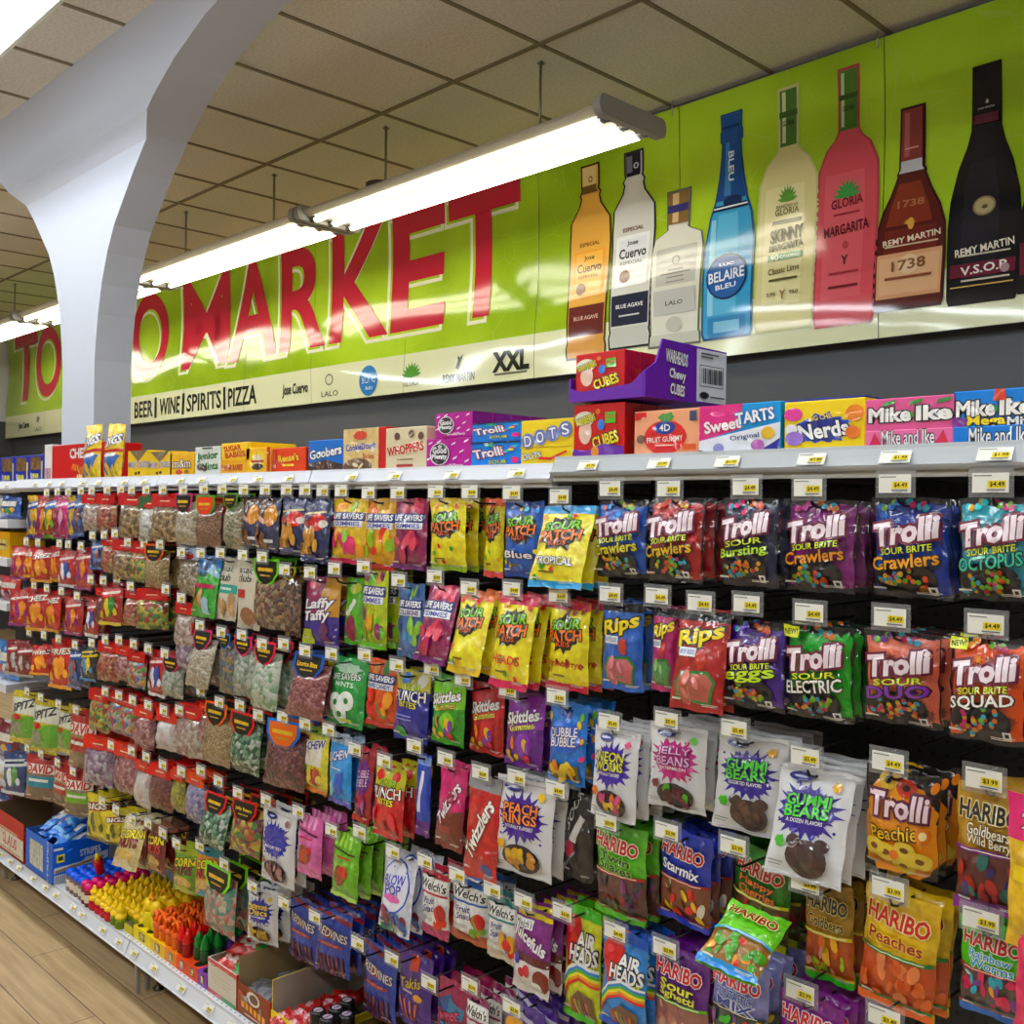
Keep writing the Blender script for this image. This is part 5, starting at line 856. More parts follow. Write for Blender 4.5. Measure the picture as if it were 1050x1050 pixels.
# bay+row | ticket x y | top edge: left right y | bottom edge: left right y | bags on the hook | print | price
HOOKS = '''
A1 1016 495 984 1062 511 984 1060 616 3 octo 4.49
A1 918 496 894 975 511 896 975 613 4 crawlB 4.49
A1 829 500 806 882 513 803 878 607 4 crawlP 4.49
A1 765 499 741 797 511 742 796 601 3 burst 4.49
A1 686 501 668 724 511 664 720 597 4 crawlR 4.49
A1 626 501 614 665 513 614 663 592 2 crawlC 4.49
A2 1011 640 976 1054 654 972 1050 761 2 squad 4.49
A2 913 633 887 965 648 889 964 743 4 duo 4.49
A2 830 628 807 874 641 810 876 738 3 elec 4.49
A2 766 619 748 807 638 746 802 727 2 eggs 4.49
A2 718 618 697 749 626 683 742 729 2 ripsR 4.49
A2 674 611 671 696 623 669 692 709 2 ripsG 4.49
A2 626 609 619 660 617 618 658 708 3 ripsB 4.49
A3 1009 799 981 1056 806 980 1054 937 3 hWild 3.99
A3 911 781 888 963 790 893 967 897 3 peachie 4.49
A3 826 776 801 878 788 783 858 903 4 wBearF 5.49
A3 753 747 738 808 754 735 795 854 4 wBear 5.49
A3 684 738 667 726 744 665 723 830 4 wJelly 5.49
A3 625 740 610 657 748 604 652 840 4 wNeon 5.49
A4 1006 943 984 1058 946 984 1056 1042 2 hWorm 3.99
A4 911 911 888 966 917 900 978 1042 3 hPeach 3.99
A4 826 905 826 876 905 824 880 1006 3 hSour 3.99
A4 752 867 760 822 874 764 828 972 3 hCherry 3.99
A4 684 852 678 732 853 683 740 950 3 hStar 3.99
A4 622 842 610 663 845 613 667 942 4 hTwin 3.99
A5 907 1043 892 960 1052 892 962 1150 1 hRain 3.49
A5 821 1017 800 866 1024 798 866 1120 4 hPurp 3.99
A5 750 990 730 790 984 728 788 1084 4 hFun 3.99
A5 682 972 672 729 975 670 728 1076 4 hZing 3.99
A5 631 955 619 667 956 615 664 1056 3 airB 4.49
A5 577 935 580 619 930 578 617 1046 2 airG 4.49
B1 574 509 560 612 519 541 592 603 3 spTrop 4.49
B1 525 505 519 557 514 518 554 592 1 spBlue 4.49
B1 482 504 499 518 511 497 516 592 1 spPink 4.49
B1 447 504 442 478 511 442 477 585 3 spYel 4.49
B1 408 505 407 440 511 405 436 584 1 lsPur 4.49
B1 378 505 377 409 511 374 406 584 1 lsYel 3.99
B1 350 503 344 378 511 341 375 578 1 lsPink 3.99
B1 331 503 314 342 511 308 336 577 2 navyN 3.99
B2 573 610 564 605 616 562 602 708 3 spChoc 4.49
B2 525 604 513 554 611 499 543 706 3 spHead 4.49
B2 481 603 475 509 608 457 492 691 3 spGold 4.49
B2 446 591 441 475 600 428 455 680 1 lsPur 3.99
B2 409 595 410 436 598 409 434 674 1 lsBlu 3.99
B2 373 581 373 400 583 372 397 665 3 lsGrn 3.99
B2 343 583 357 375 593 353 371 661 1 limeN 3.99
B2 318 587 315 351 592 310 346 662 3 laffy 3.99
B3 571 714 566 604 720 563 600 803 3 dubB 4.49
B3 521 707 522 561 710 518 555 787 2 skP 4.49
B3 475 696 485 519 700 483 516 773 1 skR 4.49
B3 443 685 445 480 692 442 476 763 1 skG 4.49
B3 407 682 409 444 688 401 440 760 2 punchB 4.49
B3 374 671 379 409 676 377 406 745 1 lsOr 3.99
B3 340 670 342 379 674 332 374 745 2 lsMint 3.99
B4 570 809 580 611 812 577 608 902 2 punchK 4.49
B4 530 797 511 570 799 505 565 897 3 wPeach 5.49
B4 493 792 483 517 796 476 508 902 1 twizR 4.49
B4 457 778 453 481 786 443 475 870 2 twizP 4.49
B4 425 765 429 443 773 428 440 857 1 kazoo 3.99
B4 394 780 386 417 786 381 413 859 3 punch 4.49
B4 364 768 370 387 767 361 381 843 2 dubR 3.99
B4 337 748 339 363 752 338 361 825 2 hiB 3.99
B4 313 742 313 339 745 310 337 812 1 hiY 3.99
B5 537 924 530 567 932 526 562 1018 5 juice 3.99
B5 505 912 502 531 921 500 528 984 2 wlT 3.99
B5 469 897 465 503 903 464 500 966 3 wlB 3.99
B5 436 883 433 461 893 432 460 960 3 wlR 3.99
B5 403 873 396 429 879 387 420 956 3 blow 3.99
B5 369 853 344 370 855 340 366 921 5 piggyG 3.99
B5 340 851 307 332 836 303 331 898 3 piggy 3.99
B5 306 832 271 303 830 268 301 906 2 wSour 5.49
B6 525 1033 517 558 1030 515 556 1106 4 yelm 3.99
B6 482 1010 479 503 1022 477 502 1092 5 wlM 3.99
B6 440 1008 449 481 1005 447 480 1084 3 sweet 3.99
B6 402 983 410 444 976 407 442 1052 3 takis 3.99
B6 367 967 374 409 970 370 407 1044 4 redv 3.99
B6 323 940 327 362 934 322 358 998 4 redv 3.99
B6 291 926 299 328 922 297 326 986 3 redv 3.99
B6 259 909 255 285 911 254 284 966 4 wButter 5.49
C1 313 502 291 317 510 287 312 569 2 navyN 3.99
C1 294 502 266 289 510 262 286 566 1 brownN 3.99
C1 272 502 250 270 510 248 268 562 1 brownN 3.99
C1 250 502 233 251 508 231 249 564 2 cPist 2.99
C1 228 501 203 229 510 200 227 562 2 cBrown 2.99
C1 209 501 183 205 508 179 203 560 2 cNutW 2.99
C2 292 584 294 310 583 293 309 654 2 cYel 2.99
C2 269 571 263 295 575 260 291 646 3 cTrail 2.99
C2 249 569 246 270 573 243 267 645 1 snakW2 3.99
C2 226 567 229 251 572 219 245 636 2 snakW 3.99
C2 206 567 207 229 570 193 222 633 2 snakB 3.99
C2 186 566 187 208 563 183 204 612 2 cBlue 2.99
C3 313 667 303 343 673 284 335 737 2 cLic 2.99
C3 291 660 264 292 660 254 284 728 3 cRing 2.99
C3 269 660 244 266 654 240 262 716 2 cPinkW 2.99
C3 248 651 227 244 651 225 242 713 2 cBluG 2.99
C3 227 648 202 226 648 187 215 706 3 cNutW 2.99
C3 205 641 185 201 640 183 199 690 2 cRedP 2.99
C4 290 735 271 312 739 269 310 809 4 cDark 2.99
C4 265 733 240 269 732 236 264 793 3 cGreen 2.99
C4 246 723 214 240 722 207 235 785 3 cTan 2.99
C4 225 720 208 218 724 206 216 766 1 cRedK 2.99
C4 206 708 187 212 725 184 208 777 2 cRedW 2.99
C5 273 820 242 271 822 232 268 877 4 cJelly 2.99
C5 244 813 214 241 816 201 229 869 3 cGreen 2.99
C5 224 801 194 213 795 191 210 844 2 cLil 2.99
C5 206 790 181 191 790 180 189 833 2 cYelS 2.99
C6 230 886 212 246 889 210 238 957 4 cTaf 2.99
C6 205 867 202 230 869 200 226 920 1 cnO 1.99
C6 181 865 181 203 868 179 200 915 2 cnG 1.99
C6 167 854 154 172 846 150 170 893 3 cnR 1.99
C6 152 844 142 152 842 139 150 886 1 cnR 1.99
C6 136 840 127 149 837 113 138 890 3 cnC 1.99
D1 188 502 160 186 509 157 180 556 2 cNutR 2.99
D1 167 502 146 174 512 143 170 556 3 cRingW 2.99
D1 150 502 126 152 508 123 148 552 2 cNutR 2.99
D1 135 502 103 120 508 101 118 548 2 cRed 2.99
D1 124 502 88 105 508 86 103 545 2 cRedW 2.99
D1 110 502 78 90 508 76 87 550 1 chN 1.99
D1 94 503 71 80 508 70 79 552 1 chY 1.99
D1 83 503 59 73 508 55 70 552 2 chP 1.99
D1 70 504 48 62 508 44 58 552 2 chM 1.99
D1 59 504 40 55 508 36 51 552 2 chR 1.99
D1 48 505 30 43 508 28 41 552 1 chY 1.99
D2 164 558 152 174 560 148 172 604 2 cTan 2.99
D2 148 557 138 156 558 135 153 598 2 cRedG 2.99
D2 131 556 120 143 556 116 138 595 2 cNutR 2.99
D2 118 547 108 124 551 105 121 588 2 cRed 2.99
D2 107 548 96 108 554 93 105 584 1 chN 1.99
D2 95 549 80 96 562 78 93 605 2 chR 1.99
D2 83 560 63 78 564 61 76 602 3 chS 1.99
D2 70 558 54 64 560 52 62 596 1 chC 1.99
D2 61 557 36 53 562 33 50 597 2 chC 1.99
D2 39 556 28 40 561 26 38 592 2 chO 1.99
D2 27 555 15 29 560 12 26 594 2 chR 1.99
D3 186 613 182 200 620 180 198 668 2 cRedW 2.99
D3 170 604 144 173 606 140 170 646 3 cRedG 2.99
D3 134 601 131 145 606 128 142 642 2 cRed 2.99
D3 120 593 106 127 598 103 124 641 2 chG 1.99
D3 106 595 101 110 605 99 108 645 1 cCord 2.99
D3 93 594 90 102 613 88 100 653 2 chS 1.99
D3 79 611 69 86 612 65 84 651 3 chR 1.99
D3 63 606 50 64 606 47 61 648 3 chC 1.99
D3 48 603 32 50 603 28 46 647 1 chC 1.99
D3 35 600 13 34 604 10 31 642 1 chR 1.99
D4 186 672 170 191 674 166 188 716 2 cPinkW 2.99
D4 169 670 155 174 668 151 171 714 2 chS 1.99
D4 152 665 134 152 670 131 150 706 2 cRedB 2.99
D4 137 660 123 136 664 121 134 699 1 cRedK 2.99
D4 122 656 105 124 660 100 121 699 2 cRed 2.99
D4 108 656 86 100 662 84 98 698 2 chK 1.99
D4 94 659 73 86 662 71 84 706 2 chN 1.99
D4 77 661 55 76 656 52 72 706 2 chO 1.99
D4 60 655 34 54 662 30 48 692 3 chO 1.99
D4 45 651 20 36 660 16 32 694 1 chB 1.99
D4 30 648 8 32 656 2 28 692 1 chB 1.99
D5 184 728 182 200 727 180 198 776 2 cRedW 2.99
D5 168 728 164 184 731 160 181 770 2 cMars 2.99
D5 152 723 141 160 726 138 157 768 2 cRedK 2.99
D5 136 718 126 141 716 123 138 756 2 cRedB 2.99
D5 122 713 114 128 712 112 126 752 2 cRedB 2.99
D5 108 709 95 113 709 93 111 751 2 cRedG 2.99
D5 78 728 76 99 730 72 95 788 3 dvR 1.99
D5 60 722 62 78 725 60 75 773 2 spitz 1.99
D5 42 715 38 60 717 33 55 772 1 spitz 1.99
D5 28 709 18 39 709 12 33 762 1 spitz 1.99
D6 186 791 178 191 793 176 190 833 2 cYelS 2.99
D6 167 784 157 178 786 154 175 831 3 cCord 2.99
D6 150 776 142 157 782 140 155 829 1 cMars 2.99
D6 135 770 120 143 765 117 141 814 2 cRedK 2.99
D6 114 764 90 118 757 84 114 806 2 cRedP 2.99
D6 75 791 70 94 791 67 92 836 3 dvG 1.99
D6 59 782 57 73 782 55 71 826 2 dvR 1.99
D6 42 773 31 56 774 28 52 820 2 dvT 1.99
D6 28 767 8 26 772 3 21 814 2 chW 1.99
D7 119 830 110 131 832 108 130 866 3 bigs 1.99
D7 105 822 93 112 815 90 110 862 3 bigs 1.99
'''
BN = dict(A='nearest bay', B='second bay', C='third bay', D='fourth bay')
RN = ['', 'top row', 'second row', 'third row', 'fourth row', 'fifth row', 'sixth row', 'seventh row']
def aim(px, py, x):
    r = ray(px, py); return x*r[1]/r[0]
def build_hooks():
    rows = {}
    for ln in HOOKS.strip().splitlines():
        p = ln.split(); rows.setdefault(p[0], []).append(p)
    rgm = random.Random(11)
    for key, L in rows.items():
        L.sort(key=lambda p: -float(p[1])); bay, row = BN[key[0]], RN[int(key[1])]
        grp = f'bags on hooks, {row}, {bay}'; hg = f'hooks of the {row}, {bay}'
        for i, p in enumerate(L):
            tx, ty, tl, tr, tyy, bl, br, by = map(float, p[1:9]); n = int(p[9]); dz = D[p[10]]
            t = at(tx, ty, YTIP); xh = t[0]; where = f'{ORD[i]} hook from right, {row}, {bay}'
            mx = (tl+tr)/2; yb = aim(mx, tyy, xh); yb = min(max(yb, YTIP+.02), YTIP+.10)
            top = at(mx, tyy, yb); xc = xh if abs(top[0]-xh) < .03 else top[0]
            w = at(tr, tyy, yb)[0]-at(tl, tyy, yb)[0]
            bm_ = ((bl+br)/2, by); ybb = min(max(aim(*bm_, xc), yb-.10), yb+.01)
            bot = at(*bm_, ybb); h = math.hypot(top[2]-bot[2], yb-ybb)
            lean = math.asin(max(-.4, min(.9, (yb-ybb)/h))); roll = math.atan2(bot[0]-xc, h); roll = max(-.14, min(.14, roll))
            far = key[0] in 'CD'; yaw = 0
            asp = .95 if 'head' in dz else .82
            if w > h*asp: yaw = min(.5, (w/(h*asp)-1)*.7); w = h*asp
            yaw += rgm.uniform(-.05, .05)
            cl = 'head' in dz; zt = top[2]
            hm = None
            if cl: 
                hm = header_mesh(w*.8 if 'badge' in dz else w*.98, dz); hb = h*.86; zb_ = zt-h*.12
            else: hb = h; zb_ = zt
            me = bag_mesh(w, hb, dz, hash(p[10]+key) % 9999 if False else (i*37+ord(key[0])*7+int(key[1])*13), key[0] in 'AB')
            ob = None
            for k in range(n):
                y = yb+k*(dz.get('t', .032)+.006)
                if y > YB_-.03: break
                if k == 0: lb = f"{dz['desc']} in front on the {where}"
                else: lb = f"{dz['desc']}, {('', 'next behind front', 'third in line', 'fourth in line', 'fifth in line')[k]}, {where}"
                o = bpy.data.objects.new('candy_bag' if not cl else 'sweets_bag', me); COL.objects.link(o)
                if cl: hd = link('header_card', hm, o, (0, 0, h*.12))
                lk = lean*(1-.08*k)
                o.location = (xc+(rgm.uniform(-.004, .004) if k else 0), y, zb_)
                if cl: o.location = (xc, y-math.sin(lk)*h*.12, zt-math.cos(lk)*h*.12)
                o.rotation_euler = (-lk, roll+(rgm.uniform(-.03, .03) if k else 0), yaw)
                tag(o, lb, 'candy bag', grp)
            hook(xh, t[2], zt-.012, f'black wire hook and price ticket, {where}', p[11], hg)
build_hooks()
# one bag has slipped off and lies across the bags below
def fallen():
    dz = D['hRain']; me = bag_mesh(.105, .135, dz, 77, True)
    o = link('candy_bag', me); c = at(781, 934, 1.49)
    o.location = c; o.rotation_euler = (math.radians(-60), math.radians(8), math.radians(8))
    tag(o, 'green frog gummy bag lying slipped across the lavender and dark green bags', 'candy bag', 'bags on hooks, fourth row, nearest bay')
    q = dict(desc='', body='e2b92a', art=cat(R(.5, .86, 1, .3, 'd8327a'), T('24', .3, .84, .3, .1, 'f4dfe8', '8a1248', 0, 0, .05), R(.5, .5, .9, .1, 'f0d23a'), blobs(.5, .3, .8, .3, ['e8d23a', 'd8a82a'], 6, 2, .14)))
    me = bag_mesh(.13, .2, q, 78, True); o = link('candy_bag', me); c = at(1089, 822, 1.40); o.location = c; tag(o, 'pink topped yellow bag cut off by the picture edge before the gold bag', 'candy bag')
    q2 = dict(desc='', body='d8246a', art=cat(R(.5, .8, 1, .1, 'e85a90')))
    me = bag_mesh(.13, .17, q2, 79, True); o = link('candy_bag', me); c = at(1097, 938, 1.40); o.location = c; tag(o, 'hot pink bag cut off by the picture edge before the worms bag', 'candy bag')
    a = MA(); a.tube([(at(1089, 815, 1.40)[0], 1.405, at(1089, 815, 1.4)[2]+.01), (at(1089, 815, 1.40)[0], 1.405, TOPZ[0]-.05), (at(1089, 815, 1.40)[0], 1.53, TOPZ[0]-.04)], .003, M_WIRE, 5); a.tube([(at(1089, 815, 1.40)[0], 1.41, at(1089, 815, 1.4)[2]), (at(1089, 815, 1.40)[0], 1.41, at(1089, 935, 1.4)[2])], .002, M_WIRE, 5)
    tag(a.obj('clip_strip'), 'thin wire clip strip hanging from the rail at the picture edge', 'clip strip')
fallen()

# ---------------------------------------------------------------- boxes on the top shelf
def FB(x, y, z, w, h): return lambda u, v, off: np.stack([x+u*w, y-off+0*u, z+v*h], 1)
def FSd(x, y, z, d, h): return lambda u, v, off: np.stack([x+off+0*u, y+u*d, z+v*h], 1)
def FT(x, y, z, w, d): return lambda u, v, off: np.stack([x+u*w, y+v*d, z+off+0*u], 1)
def carton(x0, x1, z, h, body, art, desc, y=1.565, d=.06, side=None, sart_=None, name='candy_box', group='candy boxes on the top shelf', n=1, top=None, yaw=0, catg='candy box'):
    a = MA(); w = x1-x0; m = mt(body, 'card')
    a.box(-w/2, w/2, 0, d, 0, h, m, .0015)
    a.art(art, FB(-w/2, -.0002, 0, w, h), False)
    if side: a.art(cat(R(.5, .5, .98, .98, side), sart_ or []), FSd(w/2+.0002, 0, 0, d, h), False)
    if top: a.art(R(.5, .5, .98, .98, top), FT(-w/2, 0, h+.0002, w, d), False)
    o = a.obj(name, None, ((x0+x1)/2, y, z)); o.rotation_euler = (0, 0, yaw); tag(o, desc, catg, group)
    for k in range(1, n):
        dup(o, ((x0+x1)/2, y+k*(d+.003), z), None, desc[:0]+' '.join(desc.split()[:7])+f', {ORD[k]} box back in its line')
    return o
def shelfz(x):
    for k in range(5):
        if x >= J[k+1]: return TOPZ[k]
    return TOPZ[4]
def bx(p0, p1, yt, yb, body, art, desc, y=1.565, base=None, **k):
    m = (p0+p1)/2; x0, x1 = at(p0, yb, y)[0], at(p1, yb, y)[0]
    z = shelfz((x0+x1)/2)+.0006 if base is None else base; zt = at(m, yt, y)[2]
    return carton(x0, x1, z, zt-z, body, art, desc, y, **k)
mike = lambda c, sub, sc: cat(T('Mike', .28, .68, .46, .26, 'f6f4f2', '16161a', 0, 0, .06, .04), T('and', .54, .66, .09, .16, '3fae3a', cut=False, rot=90), T('Ike', .77, .68, .36, .26, 'f6f4f2', '16161a', 0, 0, .06, .04), sub)
bx(977, 1062, 399, 444, '2184cf', cat(mike(0, [], 0), P([(.5, .8), (.66, .8), (.64, 1), (.52, 1)], 'c8502a'), T('Mega', .42, .44, .46, .2, 'f0d82a', '1a1a14', 0, 0, .06, .03), T('Mix', .82, .42, .28, .16, 'f4f4f4', '1a1a1a', 0, 0, .06, .03), P([(0, .3), (.16, .34), (.2, .5), (0, .54)], '7a3a8a')), 'blue fruit chew box at the picture edge on the top shelf', n=3)
bx(977, 1066, 436, 445, '1f7fca', cat(T('Mike and Ike', .55, .5, .7, .8, 'f4f4f6', '16161a', cut=False)), 'blue display tray lip before the blue fruit chew boxes', y=1.558, d=.004, name='display_tray', catg='display tray')
bx(887, 980, 407, 452, 'd9729c', cat(mike(0, [], 0), T('SOUR', .35, .3, .26, .1, 'e8e03a', '3a1a24', 0, 0, .04), T('Watermelon', .66, .31, .42, .1, '4a9a4a', 'f4e0ea', 0, 0, .03), *[P([(x-.08, y), (x+.06, y+.04), (x+.08, y+.12), (x-.06, y+.08)], '3f8a4a') for x, y in ((.28, .84), (.58, .84), (.88, .84), (.12, .28))]), 'pink watermelon chew box beside the yellow box', n=3)
bx(887, 977, 440, 453, 'dd7fa6', cat(T('Mike and Ike', .5, .6, .6, .7, 'f4f0f2', '3a1a28', cut=False), P([(.05, .2), (.12, .9), (.2, .2)], 'c83a5a'), P([(.8, .2), (.9, .9), (.96, .2)], 'c83a5a')), 'pink display tray lip before the watermelon chew boxes', y=1.558, d=.004, name='display_tray', catg='display tray')
bx(804, 887, 410, 455, 'ecd01c', cat(S(.48, .45, .44, .34, '1f4fae', 14, 3, .66), S(.48, .45, .38, .28, '16307a', 10, 5, .7), T('Nerds', .5, .42, .6, .28, 'f6f6f6', '16204a', 8, 0, .06, .03), T('BIG CHEWY', .52, .68, .4, .09, 'f0d82a', cut=False, rot=10), E(.12, .75, .12, .13, 'd85a9a'), E(.1, .46, .08, .1, 'e8e8ec'), E(.14, .28, .12, .14, '9a7ac8'), E(.88, .72, .11, .16, 'e08a2a'), E(.86, .36, .09, .12, 'd8782a')), 'yellow chewy candy box with a blue burst', n=3)
bx(799, 886, 408, 449, '2a2f7a', [], 'navy display tray around the yellow burst boxes', y=1.63, d=.1, name='display_tray', catg='display tray')
bx(717, 800, 414, 461, '4a9ad4', cat(P([(0, 1), (.55, 1), (.5, .5), (0, .3)], 'd8408a'), P([(0, 0), (0, .3), (1, .6), (1, .1), (.7, 0)], 'e8eaf0'), P([(0, 0), (.3, 0), (0, .12)], '1f2f8a'), P([(.7, 0), (1, 0), (1, .3)], '1f2f8a'), T('Sweet', .3, .6, .46, .22, 'f4f0f4', 'c02a6a', 11, .1, .05, .03), T('TARTS', .7, .74, .46, .22, 'f4f4f8', '2a6ab0', 11, .1, .05, .03), T('Original', .58, .34, .36, .12, '1f2a6a', None, 9), E(.26, .14, .07, .1, '8a8ac0'), E(.74, .18, .08, .11, 'b06aa8'), E(.86, .4, .08, .12, 'd8b04a')), 'pink and blue tart candy box in the nearest bay', n=3)
bx(650, 718, 420, 464, 'e6a98a', cat(E(.48, .42, .32, .36, 'cf3a30', n=18), S(.5, .84, .16, .12, '4a8a3a', 6, 2), E(.48, .62, .16, .14, '2a3f8a'), T('4D', .48, .62, .16, .14, 'f0f0f4', cut=False), T('FRUIT GUMMY', .48, .38, .54, .11, 'f6ece4', None, 3), R(.48, .25, .28, .03, 'f0c0b0'), P([(.02, .8), (.2, .86), (.2, .97), (.02, .97)], 'c83030'), R(.9, .84, .1, .2, '3a4468'), E(.12, .4, .07, .09, '6a4a3a'), R(.85, .2, .2, .12, 'd86a4a')), 'peach gummy box with a big strawberry', n=2)
cubes = cat(E(.22, .74, .2, .14, 'e8e4d0'), E(.24, .5, .13, .22, 'e0c0b0'), T('WARHEADS', .24, .72, .4, .13, 'dcd23a', '1c2a14', 16, 0, .06, .03), T('CUBES', .64, .35, .5, .2, 'e8d22a', '1c1410', 14, 0, .07, .03), E(.56, .62, .07, .1, '3f7ad0'), R(.74, .74, .2, .2, '5aa83a'), T('SOUR', .74, .76, .16, .07, 'c83a2a', cut=False), E(.5, .86, .05, .05, 'd8782a'))
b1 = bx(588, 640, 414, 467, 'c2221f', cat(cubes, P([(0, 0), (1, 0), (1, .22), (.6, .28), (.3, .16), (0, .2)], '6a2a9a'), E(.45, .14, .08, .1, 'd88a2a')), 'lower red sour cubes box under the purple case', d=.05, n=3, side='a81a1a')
zl_ = shelfz(-1.2)
zc = at(615, 411, 1.565)[2]
x0, x1 = at(585, 412, 1.56)[0], at(665, 412, 1.56)[0]
a = MA(); mpur = mt('6a3f9e', 'card')      # torn open purple case: base and a tall side wall
D0 = .27; xw = at(664, 415, 1.57)[0]
a.box(x0, xw, 1.56, 1.56+D0, zc, zc+.004, mpur); a.box(x0-.004, x0, 1.56, 1.56+D0, zc, zc+.05, mpur)
a.prism([(x0, zc), (xw, zc), (xw, zc+.05), (xw-.03, zc+.028), (xw-.08, zc+.024), (x0+.03, zc+.02), (x0, zc+.03)], 'y', 1.556, 1.56, mpur)
a.prism([(1.557, zc), (1.56+D0, zc), (1.56+D0, zc+.115), (1.61, zc+.118), (1.59, zc+.07), (1.557, zc+.05)], 'x', xw, xw+.004, mpur)
a.art(cat(T('WARHEADS', .48, .72, .62, .2, 'f0eef4', '24123a', -4, 0, .06, .04), T('Chewy', .5, .42, .46, .2, 'f0eef4', '24123a', -4, 0, .06, .04), T('CUBES', .5, .18, .4, .17, 'f0eef4', '24123a', -4, 0, .06, .04)), FSd(xw+.0045, 1.60, zc+.0, .115, .118), False)
a.art(cat(R(.5, .5, 1, .96, 'd8d8dc', 'paper'), R(.5, .5, .8, .4, '7a7a80', 'paper'), R(.5, .5, .76, .36, 'd8d8dc', 'paper'), *[R(.17+.055*i, .5, .02+.012*(i % 3), .28, '2a2a2e', 'paper') for i in range(13)], R(.4, .9, .6, .03, '5a5a60', 'paper'), R(.3, .84, .4, .03, '5a5a60', 'paper'), E(.22, .14, .16, .06, '1c1c20'), R(.66, .12, .5, .03, '5a5a60', 'paper')), FSd(xw+.0045, 1.722, zc+.002, .105, .112), False)
tag(a.obj('shipping_case'), 'torn open purple cardboard case with barcode stacked on the red boxes', 'shipping case')
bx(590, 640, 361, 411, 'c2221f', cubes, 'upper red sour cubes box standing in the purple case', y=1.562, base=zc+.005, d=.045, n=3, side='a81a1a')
dots = cat(*[x for i, (px_, py_) in enumerate(((.14, .56), (.38, .63), (.62, .7), (.86, .77))) for x in cat(E(px_, py_, .13, .17, '7a84b8', n=14), T('DOTS'[i], px_, py_, .13, .22, 'f4f4f8', '4a5490', 6, cut=False))], T('DOTS', .24, .24, .34, .13, 'f4f4f4', '1c1c1c', 8, 0, .06), P([(.36, .16), (.6, .14), (.9, .3), (.9, .34), (.6, .2), (.38, .22)], 'c83a2a'), R(.5, .42, 1, .015, 'b8981c'))
bx(534, 588, 430, 473, 'e6cb20', dots, 'yellow gumdrop box with big round letters', n=3)
tr_ = cat(T('Trolli', .35, .6, .6, .32, 'f2e6ee', '5a1438', 14, .1, .08, .03), worm(.8, .7, .4, ['d84a8a', '4ac0d0', 'e8c23c'], .8), E(.4, .88, .12, .08, '2f9a8a'), T('SOUR', .56, .24, .36, .14, 'd8d82a', '14140c', cut=False), E(.9, .3, .08, .12, 'd8508a'), R(.5, .97, 1, .05, '14141a'))
zt1 = None
o1 = bx(483, 534, 453, 475, '2a86d8', tr_, 'lower blue gummy worm box of the stack of two', n=3, side='14141c'); zz = o1.location[2]+max(v.co[2] for v in o1.data.vertices)
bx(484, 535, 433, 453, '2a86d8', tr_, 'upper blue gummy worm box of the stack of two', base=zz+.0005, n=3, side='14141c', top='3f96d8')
gp = cat(*[P([(x-.05, y), (x+.04, y+.06), (x+.05, y+.12), (x-.04, y+.06)], 'f0e4ee') for x, y in ((.1, .8), (.3, .84), (.62, .75), (.8, .5), (.9, .82), (.66, .3), (.92, .2), (.08, .3))], E(.32, .5, .22, .36, 'f2f0f2', n=16), E(.32, .5, .2, .33, '2a1a2a', n=16), T('Good', .32, .62, .3, .2, 'f2f0f2', cut=False, bold=.03), T('Plenty', .32, .4, .34, .18, 'f2f0f2', cut=False, bold=.03), T('Good&Plenty', .6, .12, .5, .12, 'f4ecf2', cut=False))
o1 = bx(437, 483, 449, 478, 'b02a92', gp, 'lower magenta licorice pill box', n=3); zz = o1.location[2]+max(v.co[2] for v in o1.data.vertices)
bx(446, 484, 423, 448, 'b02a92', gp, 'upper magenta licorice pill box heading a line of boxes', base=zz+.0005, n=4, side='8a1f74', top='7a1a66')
bx(395, 437, 438, 479, 'd8ccb0', cat(T('WHOPPERS', .5, .5, .88, .2, 'b8222a', 'f4e8d0', 8, 0, .05, .04), E(.3, .8, .07, .09, '5a3a2c'), E(.65, .84, .07, .09, '6a4a34'), E(.88, .78, .07, .09, '5a3a2c'), R(.5, .26, .4, .03, '8a6a4a'), R(.5, .12, .4, .06, 'a82a34')), 'cream malted ball box with red lettering', n=2)
bx(352, 396, 439, 481, 'c0302a', cat(R(.42, .5, .82, 1, 'd9bf8a'), T('CookieDough', .42, .56, .7, .2, '3a3f9a', 'f4ecd8', 4, 0, .05, .03), T('Bites', .6, .36, .24, .12, 'b83a2a', cut=False), E(.35, .12, .34, .2, '6a4a34', n=14), blobs(.35, .12, .4, .16, ['e0cfa8', '4a3024'], 7, 3, .06), E(.42, .84, .16, .1, 'c8502a')), 'tan and red cookie dough box between cream and blue boxes', n=2)
bx(316, 352, 451, 482, '2f74c0', cat(T('Goobers', .5, .62, .9, .26, 'f2f2f4', '1c2a5a', 10, .1, .06, .03), P([(0, 0), (1, 0), (1, .24), (.5, .4), (0, .3)], '3a2420'), blobs(.5, .14, .8, .2, ['6a4430', '4a2c20'], 7, 2, .08)), 'blue chocolate peanut box with white lettering', n=2, side='6a5a4a')
bx(279, 313, 459, 484, 'd8581f', cat(T("Reese's", .5, .62, .6, .26, 'f0c83a', '7a2a10', 6, 0, .04, .03), R(.5, .34, .34, .09, 'f0c83a'), R(.08, .5, .12, .9, 'b84018')), 'plain orange peanut candy box', n=2)
bx(252, 277, 459, 484, 'e8b81e', cat(E(.5, .5, .36, .36, 'f4d44a', n=14), E(.5, .55, .2, .2, 'e8dcc0'), E(.5, .3, .24, .12, '3a2a20'), R(.5, .5, .5, .08, 'b83a2a'), R(.94, .5, .12, 1, 'b8302a')), 'golden box with a pale round picture', n=2)
bx(226, 253, 471, 485, 'e0a81e', cat(T('SUGAR BABIES', .45, .5, .8, .34, 'a82a1c', cut=False, bold=.03)), 'lower yellow box with red lettering', d=.08)
